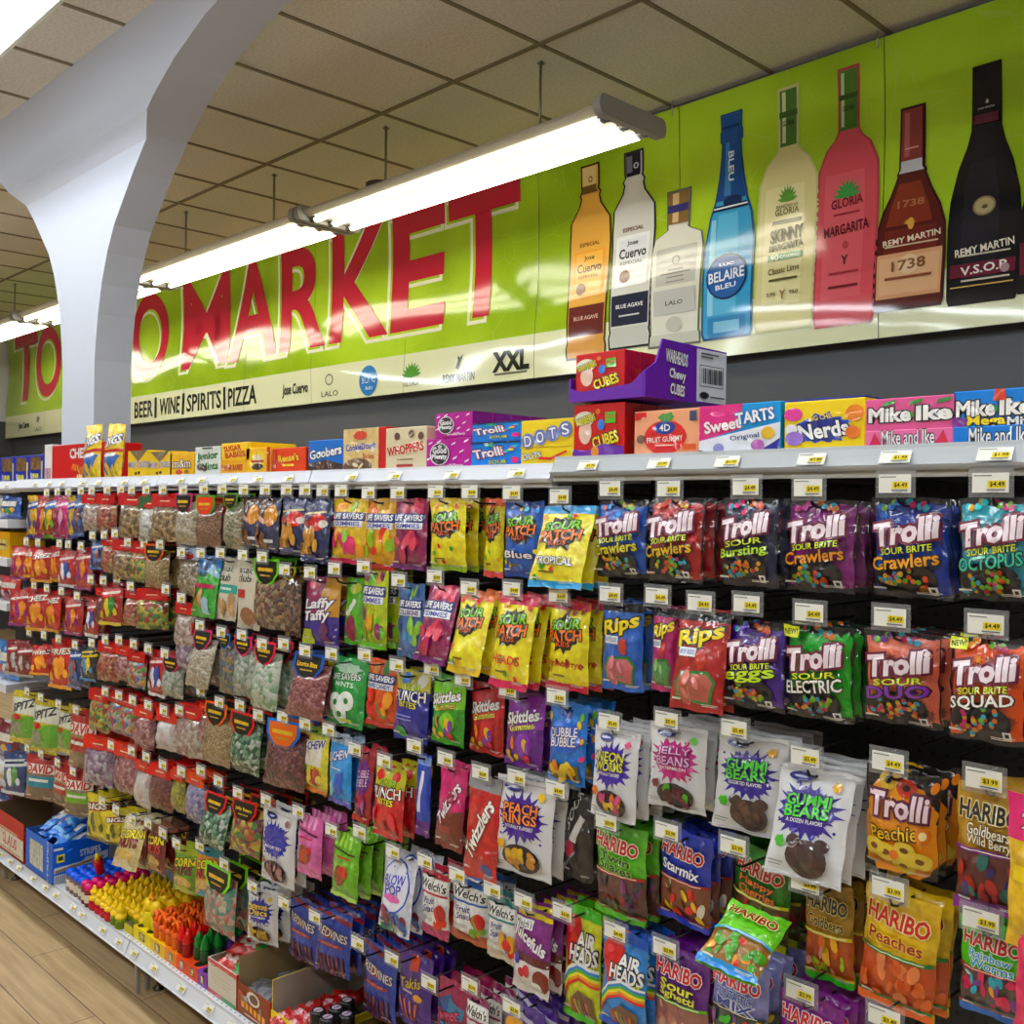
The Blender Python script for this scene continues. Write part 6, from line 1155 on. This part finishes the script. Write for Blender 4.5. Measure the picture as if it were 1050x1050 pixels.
bx(227, 256, 454, 470, 'ecc424', cat(T('SUGAR', .4, .7, .6, .3, 'c02a24', cut=False, rot=8, bold=.03), T('BABIES', .5, .34, .7, .3, 'c02a24', cut=False, rot=8, bold=.03)), 'upper long yellow box with red lettering', base=TOPZ[2]+.046, d=.16, top='e0b81c')
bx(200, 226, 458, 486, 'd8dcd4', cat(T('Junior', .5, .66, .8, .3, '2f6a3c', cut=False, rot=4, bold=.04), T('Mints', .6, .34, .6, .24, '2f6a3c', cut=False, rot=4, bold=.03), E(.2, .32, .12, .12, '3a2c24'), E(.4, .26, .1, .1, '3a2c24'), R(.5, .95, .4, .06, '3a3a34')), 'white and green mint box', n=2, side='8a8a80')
bx(174, 199, 464, 487, 'e0b02a', cat(T('m&m', .5, .55, .7, .34, 'f0ece4', '4a2a1a', 0, 0, .06), E(.4, .2, .14, .1, 'c8502a'), E(.7, .2, .1, .08, '8a5a2a')), 'amber candy box in the third bay')
for q, (p0, p1, lb) in enumerate(((152, 176, 'second'), (131, 153, 'first'))):
    bx(p0, p1, 463-q, 487, 'e2c01e', cat(P([(.1, 1), (.9, 1), (.5, .6)], '7a6a5a'), T('MILK DUDS', .5, .5, .9, .2, '8a8ab0', 'e8e4f0', 0, 0, .05), E(.4, .18, .06, .06, '4a3020'), E(.55, .2, .06, .06, '4a3020')), f'{lb} yellow caramel box with a grey pointed top, counting from the chip bags')
ch = cat(T('CHEEZ-IT', .64, .74, .56, .26, 'f6f2ee', cut=False, bold=.04), P([(.38, .3), (.5, .24), (.54, .4), (.42, .46)], 'e8822a'), P([(.55, .14), (.7, .2), (.64, .4), (.5, .3)], 'e08a2a'), P([(.68, .1), (.85, .16), (.86, .44), (.68, .48)], 'e8922a'), R(.55, .08, .1, .14, 'e8c88a'))
bx(53, 108, 455, 491, 'c0201f', ch, 'large red cheese cracker box behind the two upright bags', d=.14)
a = MA(); p0, p1 = at(45, 490, 1.57)[0], at(53, 490, 1.57)[0]
bx(45.5, 53, 456, 492, 'e4e0dc', cat(R(.5, .2, .8, .3, 'c8a0a0')), 'white carton end flap beside the red cracker box', y=1.567, d=.13, catg='carton', name='carton')
for k, (p0, p1) in enumerate(((29, 44), (14.5, 29), (0, 14.5))):
    bx(p0, p1, 466.5+k*1.2, 493, '2f3a9a', cat(R(.5, .68, .7, .5, '7a5a3c'), R(.5, .2, .4, .18, 'd8d070'), R(.22, .2, .12, .24, 'b8b0e0'), R(.94, .4, .1, .7, 'd8cf9a')), f'blue carton with a brown cut-out front, {ORD[k]} from the red cracker box', d=.1, name='display_carton', catg='display carton')
dz = dict(body='e6c42a', st=.06, sb=.05, t=.04, art=cat(R(.5, .93, 1, .12, 'e8cf3a'), T('RINGS', .5, .68, .9, .16, 'f4f2ee', '2a3a5a', 8, .1, .07, .03), P([(.0, .46), (1, .5), (1, .56), (0, .5)], 'b82a2a'), P([(0, .04), (.7, .12), (.95, .44), (0, .46)], '4a6aa8'), P([(.15, .38), (.8, .42), (.85, .48), (.2, .44)], 'e8eaf0'), blobs(.5, .15, .8, .2, ['e8b83a', 'd8d24a'], 7, 3, .1)))
for k, (p0, p1, yt, yb, lb) in enumerate(((110, 127, 434, 489, 'upright yellow and blue chip bag nearer the yellow caramel boxes'), (84, 107, 435, 490, 'upright yellow and blue chip bag before the red cracker box'))):
    x0, x1 = at(p0, yb, 1.555)[0], at(p1, yb, 1.555)[0]; z = shelfz(x0); h = at((p0+p1)/2, yt, 1.555)[2]-z
    me = bag_mesh(.115, h, dz, 30+k, True); o = link('chip_bag', me, None, ((x0+x1)/2, 1.56, z+h-.002)); o.rotation_euler = (-.06, .05 if k == 0 else -.03, .12); tag(o, lb, 'chip bag', 'chip bags on the top shelf')

# ---------------------------------------------------------------- sweets standing on the base deck
def ocarton(x0, x1, y0, y1, h, body, inner, desc, name='open_carton', front=None, side=None, hb=None, hs=None, back=None):
    """open-topped cardboard carton with wall thickness; hb: back wall height, hs: +x wall height, front/side: printed art"""
    a = MA(); t = .003; mb, mi = mt(body, 'card'), mt(inner, 'paper'); hb = hb or h; hs = hs or h
    a.box(x0, x1, y0, y1, ZD, ZD+t, mi)
    for (xa, xb, ya, yb, hh) in ((x0, x1, y0, y0+t, h), (x0, x1, y1-t, y1, hb), (x0, x0+t, y0+t, y1-t, hb), (x1-t, x1, y0+t, y1-t, hs)):
        a.box(xa, xb, ya, yb, ZD, ZD+hh, mb)
    a.box(x0+t, x1-t, y1-t-.0006, y1-t, ZD+t, ZD+hb, mi); a.box(x0+t, x0+t+.0006, y0+t, y1-t, ZD+t, ZD+hb, mi)
    a.box(x1-t-.0006, x1-t, y0+t, y1-t, ZD+t, ZD+hs, mi)
    if front: a.art(front, FB(x0, y0-.0002, ZD, x1-x0, h), False)
    if side: a.art(side, FSd(x1+.0002, y0, ZD, y1-y0, hs), False)
    o = a.obj(name); tag(o, desc, 'carton'); return o
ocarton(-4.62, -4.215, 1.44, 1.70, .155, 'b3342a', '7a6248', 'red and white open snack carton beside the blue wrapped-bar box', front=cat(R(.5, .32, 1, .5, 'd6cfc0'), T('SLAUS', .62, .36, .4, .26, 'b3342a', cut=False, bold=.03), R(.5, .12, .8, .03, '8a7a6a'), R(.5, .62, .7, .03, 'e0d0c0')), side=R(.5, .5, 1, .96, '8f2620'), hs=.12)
ocarton(-5.05, -4.66, 1.45, 1.75, .10, '2440a0', '8a6a48', 'blue rimmed tray carton beyond the red snack carton', front=R(.5, .95, 1, .1, 'e0dcd4'))
for k in range(5):
    me = bag_mesh(.10, .13, D['chS'] if k % 2 else D['chN'], 60+k, False); o = link('snack_bag', me, None, (-4.98+.06*k, 1.55+.02*(k % 2), ZD+.145)); o.rotation_euler = (-.2, .1*(k-2), .2); tag(o, f'small {"scarlet" if k % 2 else "navy"} snack bag standing {ORD[k]} from the far end in the blue tray', 'snack bag', 'snack bags in the blue tray')
bart = cat(T('STRIPES', .66, .66, .36, .16, 'e6ecf6', None, 4, cut=False, bold=.03), R(.66, .52, .2, .03, 'a8c4ec'), R(.14, .62, .14, .2, 'd8cf3a'), R(.14, .62, .08, .1, '2a4a2a'), R(.1, .86, .16, .06, 'e8ecf0'), P([(.03, .26), (.97, .4), (.97, .6), (.8, .56), (.6, .52), (.5, .44), (.03, .4)], 'd6dce6'), P([(.05, .26), (.9, .42), (.9, .48), (.5, .42), (.05, .34)], '8a7a6c'), R(.14, .12, .22, .2, 'c8ccd4'), *[R(.06+.03*i, .12, .012, .16, '3a3c44') for i in range(6)])
fart = cat(R(.42, .5, .5, .66, 'c9cfc4'), *[R(.42, .28+.15*i, .5, .012, '9aa0a0') for i in range(4)], *[R(.42+dx, .5, .012, .66, '9aa0a0') for dx in (-.12, .02, .14)], T('STRIPES', .86, .5, .6, .1, 'e6ecf6', None, 90, cut=False, asp=1.8))
ocarton(-4.188, -3.914, 1.44, 1.655, .15, '1f6fd0', '2a5a9a', 'bright blue carton heaped with blue wrapped candy bars', front=fart, side=bart)
rg = random.Random(3)
dz = dict(body='2f86e4', st=.12, sb=.12, t=.03, fin='film', art=cat(P([(.1, .3), (.9, .45), (.9, .75), (.2, .6)], 'f0f4fa'), R(.5, .2, .9, .1, '8ac4f2'), E(.3, .5, .12, .1, 'c8507a')))
wm = bag_mesh(.06, .14, dz, 12, True)
for k in range(16):
    o = link('wrapped_bar', wm); i, j, l = k % 4, (k//4) % 2, k//8
    o.location = (-4.13+.054*i+.01*rg.random(), 1.60+.03*j+.012*rg.random(), ZD+.172+.034*l+.014*j); o.rotation_euler = (-1.42+.34*rg.random(), rg.uniform(-.3, .3), rg.uniform(-.5, .5))
    tag(o, f'blue and white wrapped bar, {ORD[i]} across in {"front" if j == 0 else "back"} half, {"top" if l else "lower"} layer of the blue carton', 'wrapped bar', 'wrapped bars heaped in the blue carton')
# bottled sweets in rows
def proto(name, body, cap, parts):
    a = MA(); parts[0](a); o = a.obj(name); b = MA(); parts[1](b); b.obj(cap, o); return o
def jar(bc, cc, h=.07, r=.017):
    def f(a): a.lathe([(r*.9, 0), (r, .004), (r, h*.7), (r*.8, h*.78)], (0, 0, 0), mt(bc, 'plastic'), 12); a.lathe([(r*1.012, h*.2), (r*1.012, h*.55)], (0, 0, 0), mt('e0d8c8', 'card'), 12, cap=False)
    def g(a): a.lathe([(r*1.02, h*.74), (r*1.06, h*.8), (r*1.0, h*.95), (r*.6, h*1.02), (0.001, h*1.03)], (0, 0, 0), mt(cc, 'plastic'), 12)
    return f, g
def teat(bc, lc, cc):
    def f(a): a.lathe([(.016, 0), (.019, .003), (.019, .03), (.016, .035)], (0, 0, 0), mt(bc, 'plastic'), 12); a.lathe([(.0194, .006), (.0194, .024)], (0, 0, 0), mt(lc, 'card'), 12, cap=False)
    def g(a): a.lathe([(.019, .034), (.0195, .038), (.019, .046), (.012, .049), (.0105, .053), (.0155, .060), (.0145, .067), (.0065, .074), (.0058, .081), (.001, .085)], (0, 0, 0), mt(cc, 'plastic'), 12)
    return f, g
def claw(bc, cc):
    def f(a): a.lathe([(.015, 0), (.016, .003), (.016, .03), (.013, .035)], (0, 0, 0), mt(bc, 'plastic'), 10)
    def g(a):
        a.lathe([(.017, .034), (.018, .045), (.014, .05)], (0, 0, 0), mt(cc, 'plastic'), 10)
        for q in range(4):
            t = q*math.pi/2+.4; c, s_ = math.cos(t), math.sin(t)
            a.tube([(.010*c, .010*s_, .048), (.017*c, .017*s_, .060), (.013*c, .013*s_, .074), (.003*c, .003*s_, .080)], .0062, mt(cc, 'plastic'), 6)
    return f, g
def spike(bc, cc):
    def f(a): a.lathe([(.015, 0), (.016, .003), (.016, .036), (.013, .04)], (0, 0, 0), mt(bc, 'plastic'), 10)
    def g(a): a.lathe([(.016, .039), (.017, .045), (.013, .055), (.0145, .061), (.009, .07), (.004, .082), (.001, .084)], (0, 0, 0), mt(cc, 'plastic'), 8)
    return f, g
def duck():
    def f(a):
        a.lathe([(.02, 0), (.022, .005), (.022, .045), (.018, .05)], (0, 0, 0), mt('d8c81a', 'plastic'), 12)
    def g(a):
        a.lathe([(.018, .05), (.022, .062), (.02, .08), (.012, .09), (.001, .094)], (0, 0, 0), mt('f2cf12', 'plastic'), 12)
        a.lathe([(.006, 0), (.005, .012), (.001, .018)], (.0, -.02, .07), mt('e8741a', 'plastic'), 8, 'y'); a.tube([(.012, 0, .088), (.016, .004, .1), (.01, .012, .106), (.0, .01, .1)], .004, mt('e8921a', 'plastic'), 6)
    return f, g
def rows(name, cap, maker, x0, dx, ncol, y0, dy, nrow, what, where, z=0, jit=.002, skip=()):
    p = proto(name, None, cap, maker); first = True; rg = random.Random(len(what)+ncol)
    for i in range(ncol):
        for j in range(nrow):
            if (i, j) in skip: continue
            loc = (x0+dx*i+rg.uniform(-jit, jit), y0+dy*j+rg.uniform(-jit, jit), ZD+z)
            lb = f'{what}, {ORD[j]} from front, {ORD[i]} column, {where}'; rot = (0, 0, rg.uniform(0, 6))
            if first: p.location = loc; p.rotation_euler = rot; tag(p, lb, 'candy bottle', what+'s on the base deck'); first = False
            else: dup(p, loc, rot, lb)
    return p
rows('candy_jar', 'cap', jar('8a7468', '2f6ce0', .075), -3.83, .041, 4, 1.475, .038, 6, 'blue capped candy jar', 'by the blue carton')
rows('candy_jar', 'cap', jar('7a3a44', 'd84a78', .078), -3.665, .04, 2, 1.465, .04, 6, 'pink capped candy jar', 'beside blue caps')
rows('teat_bottle', 'teat_cap', teat('b02a44', 'c8384a', 'f2cf10'), -3.585, .043, 4, 1.468, .043, 6, 'red bottle with yellow teat', 'beside pink caps')
rows('teat_bottle', 'teat_cap', teat('8a9a2a', '6a7a1c', 'f2d012'), -3.412, .043, 4, 1.468, .043, 6, 'green bottle with yellow teat', 'beside red bottles', skip=((2, 0), (3, 0)))
a = MA(); a.box(-3.335, -3.275, 1.466, 1.50, ZD, ZD+.004, mt('c9c06a', 'card')); a.box(-3.335, -3.275, 1.464, 1.466, ZD, ZD+.028, mt('c9bf3a', 'card')); a.box(-3.337, -3.335, 1.464, 1.50, ZD, ZD+.028, mt('9a958c', 'card')); tag(a.obj('display_tray'), 'small empty pale yellow cardboard tray before the green bottles', 'display tray')
# colour-banded tray with round holes
a = MA(); xs = [-3.265, -3.14, -3.04, -2.96, -2.89, -2.825]
for (x0, x1), c in zip(zip(xs, xs[1:]), ('ecd61c', 'e8c02a', 'e8904a', 'e0604a', 'e0603f')): a.box(x0, x1, 1.464, 1.72, ZD, ZD+.042, mt(c, 'card')); a.art(cat(R(.5, .5, .34, .6, '2a2418'), R(.5, .5, .2, .12, 'f0d83a'), R(.5, .66, .2, .1, 'f0d83a'), R(.5, .34, .2, .1, 'f0d83a')), FB(x0, 1.4637, ZD, x1-x0, .042), False)
a.box(-2.825, -2.765, 1.464, 1.72, ZD, ZD+.042, mt('8a52a8', 'card')); a.art(cat(R(.5, .5, .34, .6, '2a2418'), R(.5, .5, .2, .12, 'f0d83a'), R(.5, .66, .2, .1, 'f0d83a'), R(.5, .34, .2, .1, 'f0d83a')), FB(-2.825, 1.4637, ZD, .06, .042), False)
for x, y in ((-2.85, 1.485), (-2.795, 1.485), (-2.795, 1.525), (-3.175, 1.485), (-3.24, 1.485)): a.lathe([(.017, 0), (.017, .0006)], (x, y, ZD+.0422), mt('1a1218', 'card'), 14, smooth=False)
tag(a.obj('display_tray'), 'long candy tray banded yellow, orange, red and purple with round holes', 'display tray')
rows('duck_bottle', 'duck_cap', duck(), -3.225, .05, 2, 1.50, .055, 4, 'yellow duck headed bottle', 'in the banded tray', z=.043)
rows('claw_bottle', 'claw_cap', claw('d8761f', 'f07818'), -3.125, .04, 4, 1.485, .042, 6, 'orange claw topped bottle', 'in the banded tray', z=.043)
rows('spike_bottle', 'spike_cap', spike('8a1c2a', 'd0202c'), -2.968, .04, 2, 1.485, .042, 6, 'red spike topped bottle', 'in the banded tray', z=.043)
rows('spike_bottle', 'spike_cap', spike('1f4a28', '1f7a34'), -2.888, .04, 2, 1.50, .042, 5, 'green spike topped bottle', 'in the banded tray', z=.043)
rows('spike_bottle', 'spike_cap', spike('3a1c58', '5a2a8a'), -2.81, .034, 2, 1.57, .042, 4, 'purple spike topped bottle', 'in the banded tray', z=.043)
# one bottle lying on the others
p = proto('paste_tube', None, 'cap', (lambda a: a.lathe([(.002, 0), (.017, .012), (.017, .075), (.012, .082)], (0, 0, 0), mt('b01c34', 'plastic'), 12), lambda a: a.lathe([(.009, .082), (.007, .10), (.002, .115)], (0, 0, 0), mt('f2e03a', 'plastic'), 10))); p.location = (-3.69, 1.53, ZD+.082); p.rotation_euler = (.35, .5, 0); tag(p, 'red candy tube with pointed yellow tip leaning on the pink capped jars', 'candy tube')
# red, white and green packs
ocarton(-2.762, -2.598, 1.465, 1.66, .10, 'd8d2c6', '9a8a78', 'white sided carton of red and green candy packs', front=cat(R(.5, .06, 1, .12, 'b83040'), R(.75, .06, .5, .12, '2f8a4a'), R(.5, .94, 1, .12, 'c0302c'), R(.5, .6, .7, .01, 'b0a898'), R(.5, .5, .7, .01, 'b0a898'), R(.5, .4, .6, .01, 'b0a898')), side=R(.5, .5, 1, 1, 'c03a34'))
dz = dict(body='b8281f', st=.1, sb=.1, t=.03, art=cat(R(.84, .5, .32, .9, '1f8a3a'), E(.4, .5, .24, .24, 'e4dcd0'), blobs(.4, .5, .4, .4, ['d8d0c8', 'c83a2a'], 8, 2, .08)))
pm = bag_mesh(.13, .09, dz, 5, True)
for k, (x, y, z, r) in enumerate(((-2.69, 1.52, .105, .2), (-2.67, 1.60, .12, -.3), (-2.69, 1.56, .14, .5), (-2.66, 1.69, .16, .1), (-2.68, 1.72, .125, -.2))):
    o = link('candy_pack', pm, None, (x, y+.04, ZD+z)); o.rotation_euler = (-1.35, .1*r, r); tag(o, f'red pack with a green end lying {ORD[k]} from the front on the white sided carton', 'candy pack', 'red and green packs')
# brown carton with a coconut picture
ocarton(-2.592, -2.42, 1.466, 1.72, .085, '8a4a34', '9c8460', 'brown coconut snack carton with a tall kraft back', hb=.155, front=cat(E(.5, .74, .2, .22, 'e8e2d8', n=16), E(.52, .74, .13, .15, '5a3a28', n=16), *[P([(.14+.13*i, .3-.02*i), (.23+.13*i, .28-.02*i), (.23+.13*i, .5-.02*i), (.14+.13*i, .52-.02*i)], 'f0a81e') for i in range(6)], R(.5, .14, .5, .06, 'd8b0a0'), blobs(.15, .6, .2, .5, ['c86a4a', 'a8583a'], 6, 3, .06)), side=cat(R(.3, .5, .6, 1, 'b83038'), R(.6, .5, .1, 1, 'd8b82a')))
sm = MA(); sm.box(-.035, .035, -.022, .022, -.01, .01, fill('foil', ['8a8a90', '6a6a74', 'a8a8ae'], 40)); smm = sm.mesh('foil_sweet')
for k in range(18):
    o = link('foil_sweet', smm, None, (-2.553+.05*(k % 3), 1.50+.036*((k//3) % 6), ZD+.05+.012*(k % 2))); o.rotation_euler = (rg.uniform(-.3, .3), rg.uniform(-.3, .3), rg.uniform(0, 3)); tag(o, f'grey foil sweet, {ORD[(k//3) % 6]} from front, {ORD[k % 3]} across, in the brown carton', 'foil sweet', 'foil sweets in the brown carton')
# yellow carton with cherries
ocarton(-2.412, -2.22, 1.465, 1.72, .07, 'ead01c', 'a09888', 'yellow cherry printed carton with a grey inside', hb=.15, hs=.075, front=cat(E(.3, .5, .12, .3, '8a1c3a'), E(.75, .4, .13, .3, '7a2a5a'), R(.5, .84, .5, .1, '8a3a1c')), side=cat(*[x for q in (.14, .34, .54, .74, .92) for x in cat(E(q, .5, .045, .24, 'b03020'), E(q+.04, .4, .04, .2, '8a2418'))]))
cm = bag_mesh(.06, .06, dict(body='b81c34', t=.02, st=.12, sb=.12, art=cat(S(.5, .5, .3, .3, 'e8b0b8', 8, 2))), 4, True)
for k in range(10):
    o = link('sweet_sachet', cm, None, (-2.37+.05*(k % 2)+.02*rg.random(), 1.50+.042*(k//2), ZD+.075)); o.rotation_euler = (-1.2+.3*rg.random(), 0, rg.uniform(-1, 1)); tag(o, f'small red sachet, {ORD[k//2]} from front on the {"nearer" if k % 2 else "farther"} side of the yellow carton', 'sachet', 'red sachets in the yellow carton')
p = proto('candy_roll', None, 'twist_end', (lambda a: a.tube([(0, 0, 0), (0, .10, .02)], .016, mt('8a2a1c', 'plastic'), 10), lambda a: a.lathe([(.006, 0), (.017, .01), (.017, .03), (.006, .04)], (0, .10, .02), mt('e8a01c', 'plastic'), 10, 'y'))); p.location = (-2.265, 1.60, ZD+.09); tag(p, 'brown candy roll with an amber end lying in the yellow carton', 'candy roll')
# black capped tubes
def tub(a): a.lathe([(.018, 0), (.019, .004), (.019, .11)], (0, 0, 0), mt('a8a0a0', 'plastic'), 14)
def tubc(a): a.lathe([(.0205, .105), (.021, .108), (.021, .142), (.018, .146), (.014, .146)], (0, 0, 0), mt('1a171a', 'plastic'), 16); a.art(cat(E(.5, .5, .3, .3, 'c8b8c8'), R(.5, .5, .1, .5, '3a2a3a')), lambda u, v, off: np.stack([(u-.5)*.04, (v-.5)*.04, .146+off+0*u], 1), False)
p = proto('candy_tube', None, 'cap', (tub, tubc))
for k, (x, y) in enumerate(((-2.195, 1.47), (-2.150, 1.468), (-2.175, 1.512), (-2.19, 1.555), (-2.13, 1.512))):
    lb = ('front left', 'front right', 'middle', 'rear left', 'right side')[k]+' black capped candy tube of the clump before the kraft carton'
    if k == 0: p.location = (x, y, ZD); tag(p, lb, 'candy tube', 'black capped tubes')
    else: dup(p, (x, y, ZD), None, lb)
ocarton(-2.165, -1.88, 1.575, 1.80, .09, 'a8884e', '9a7a44', 'plain kraft carton behind the black capped tubes')
ocarton(-2.06, -1.80, 1.468, 1.56, .06, 'a8884e', '9a7a44', 'low kraft tray in front of the plain carton')
a = MA(); a.box(-.028, .028, -.008, .008, 0, .13, mt('a81c28', 'card'), .003); a.art(cat(R(.5, .94, 1, .1, 'd8c8cc'), S(.5, .72, .34, .1, 'd8b0d8', 7, 2), R(.5, .52, .5, .1, 'd0c8cc'), R(.5, .22, .3, .26, 'e8a83a')), FB(-.028, -.0083, 0, .056, .13), False); o = a.obj('candy_packet', None, (-1.945, 1.60, ZD+.06)); o.rotation_euler = (-.15, .12, .1); tag(o, 'slim red candy packet standing upright in the kraft carton', 'candy packet')

# ---------------------------------------------------------------- goods on the shelves of the farthest bay
rg = random.Random(9)
cols = [('2f62b0', 'blue'), ('c83a2a', 'red'), ('d8a82a', 'amber'), ('d8d8dc', 'white'), ('3f8a3a', 'green'), ('7a2a34', 'maroon'), ('5a8ac8', 'pale blue')]
SH = [(CAMZ-.08, .10, (0, 3, 1, 0, 4)), (CAMZ-.245, .11, (2, 2, 2, 5, 2)), (CAMZ-.435, .10, (1, 5, 1, 5, 1)), (CAMZ-.785, .16, (6, 6, 0, 6, 3)), (CAMZ-1.13, .15, (5, 5, 1, 5, 2))]
for s, (z, h, cs) in enumerate(SH):
    x = J[4]-.03
    for k, c in enumerate(cs):
        w = .17+.03*rg.random(); x0 = x-w; hx, nm = cols[c]
        if s in (1,): carton(x0, x-.01, z+.0006, h, hx, cat(R(.5, .5, .7, .4, 'e8d890'), R(.5, .5, .5, .08, '6a3a1c')), f'{nm} snack box, {ORD[k]} from the hooks on the {RN[s+1][:-4]} shelf of the farthest bay', 1.52, .15, group='boxes in the farthest bay', name='snack_box', catg='snack box')
        else:
            me = bag_mesh(w-.015, h, dict(body=hx, t=.06, art=cat(R(.5, .62, .8, .22, 'e8e4dc'), blobs(.5, .3, .7, .24, [cols[(c+2) % 7][0], cols[(c+4) % 7][0]], 7, k, .12))), k+s*7, False)
            o = link('snack_bag', me, None, ((x0+x)/2, 1.56, z+h+.005)); o.rotation_euler = (-.05, 0, .15); tag(o, f'{nm} snack bag, {ORD[k]} from the hooks on the {RN[s+1][:-4]} shelf of the farthest bay', 'snack bag', 'bags in the farthest bay')
        x = x0-.005
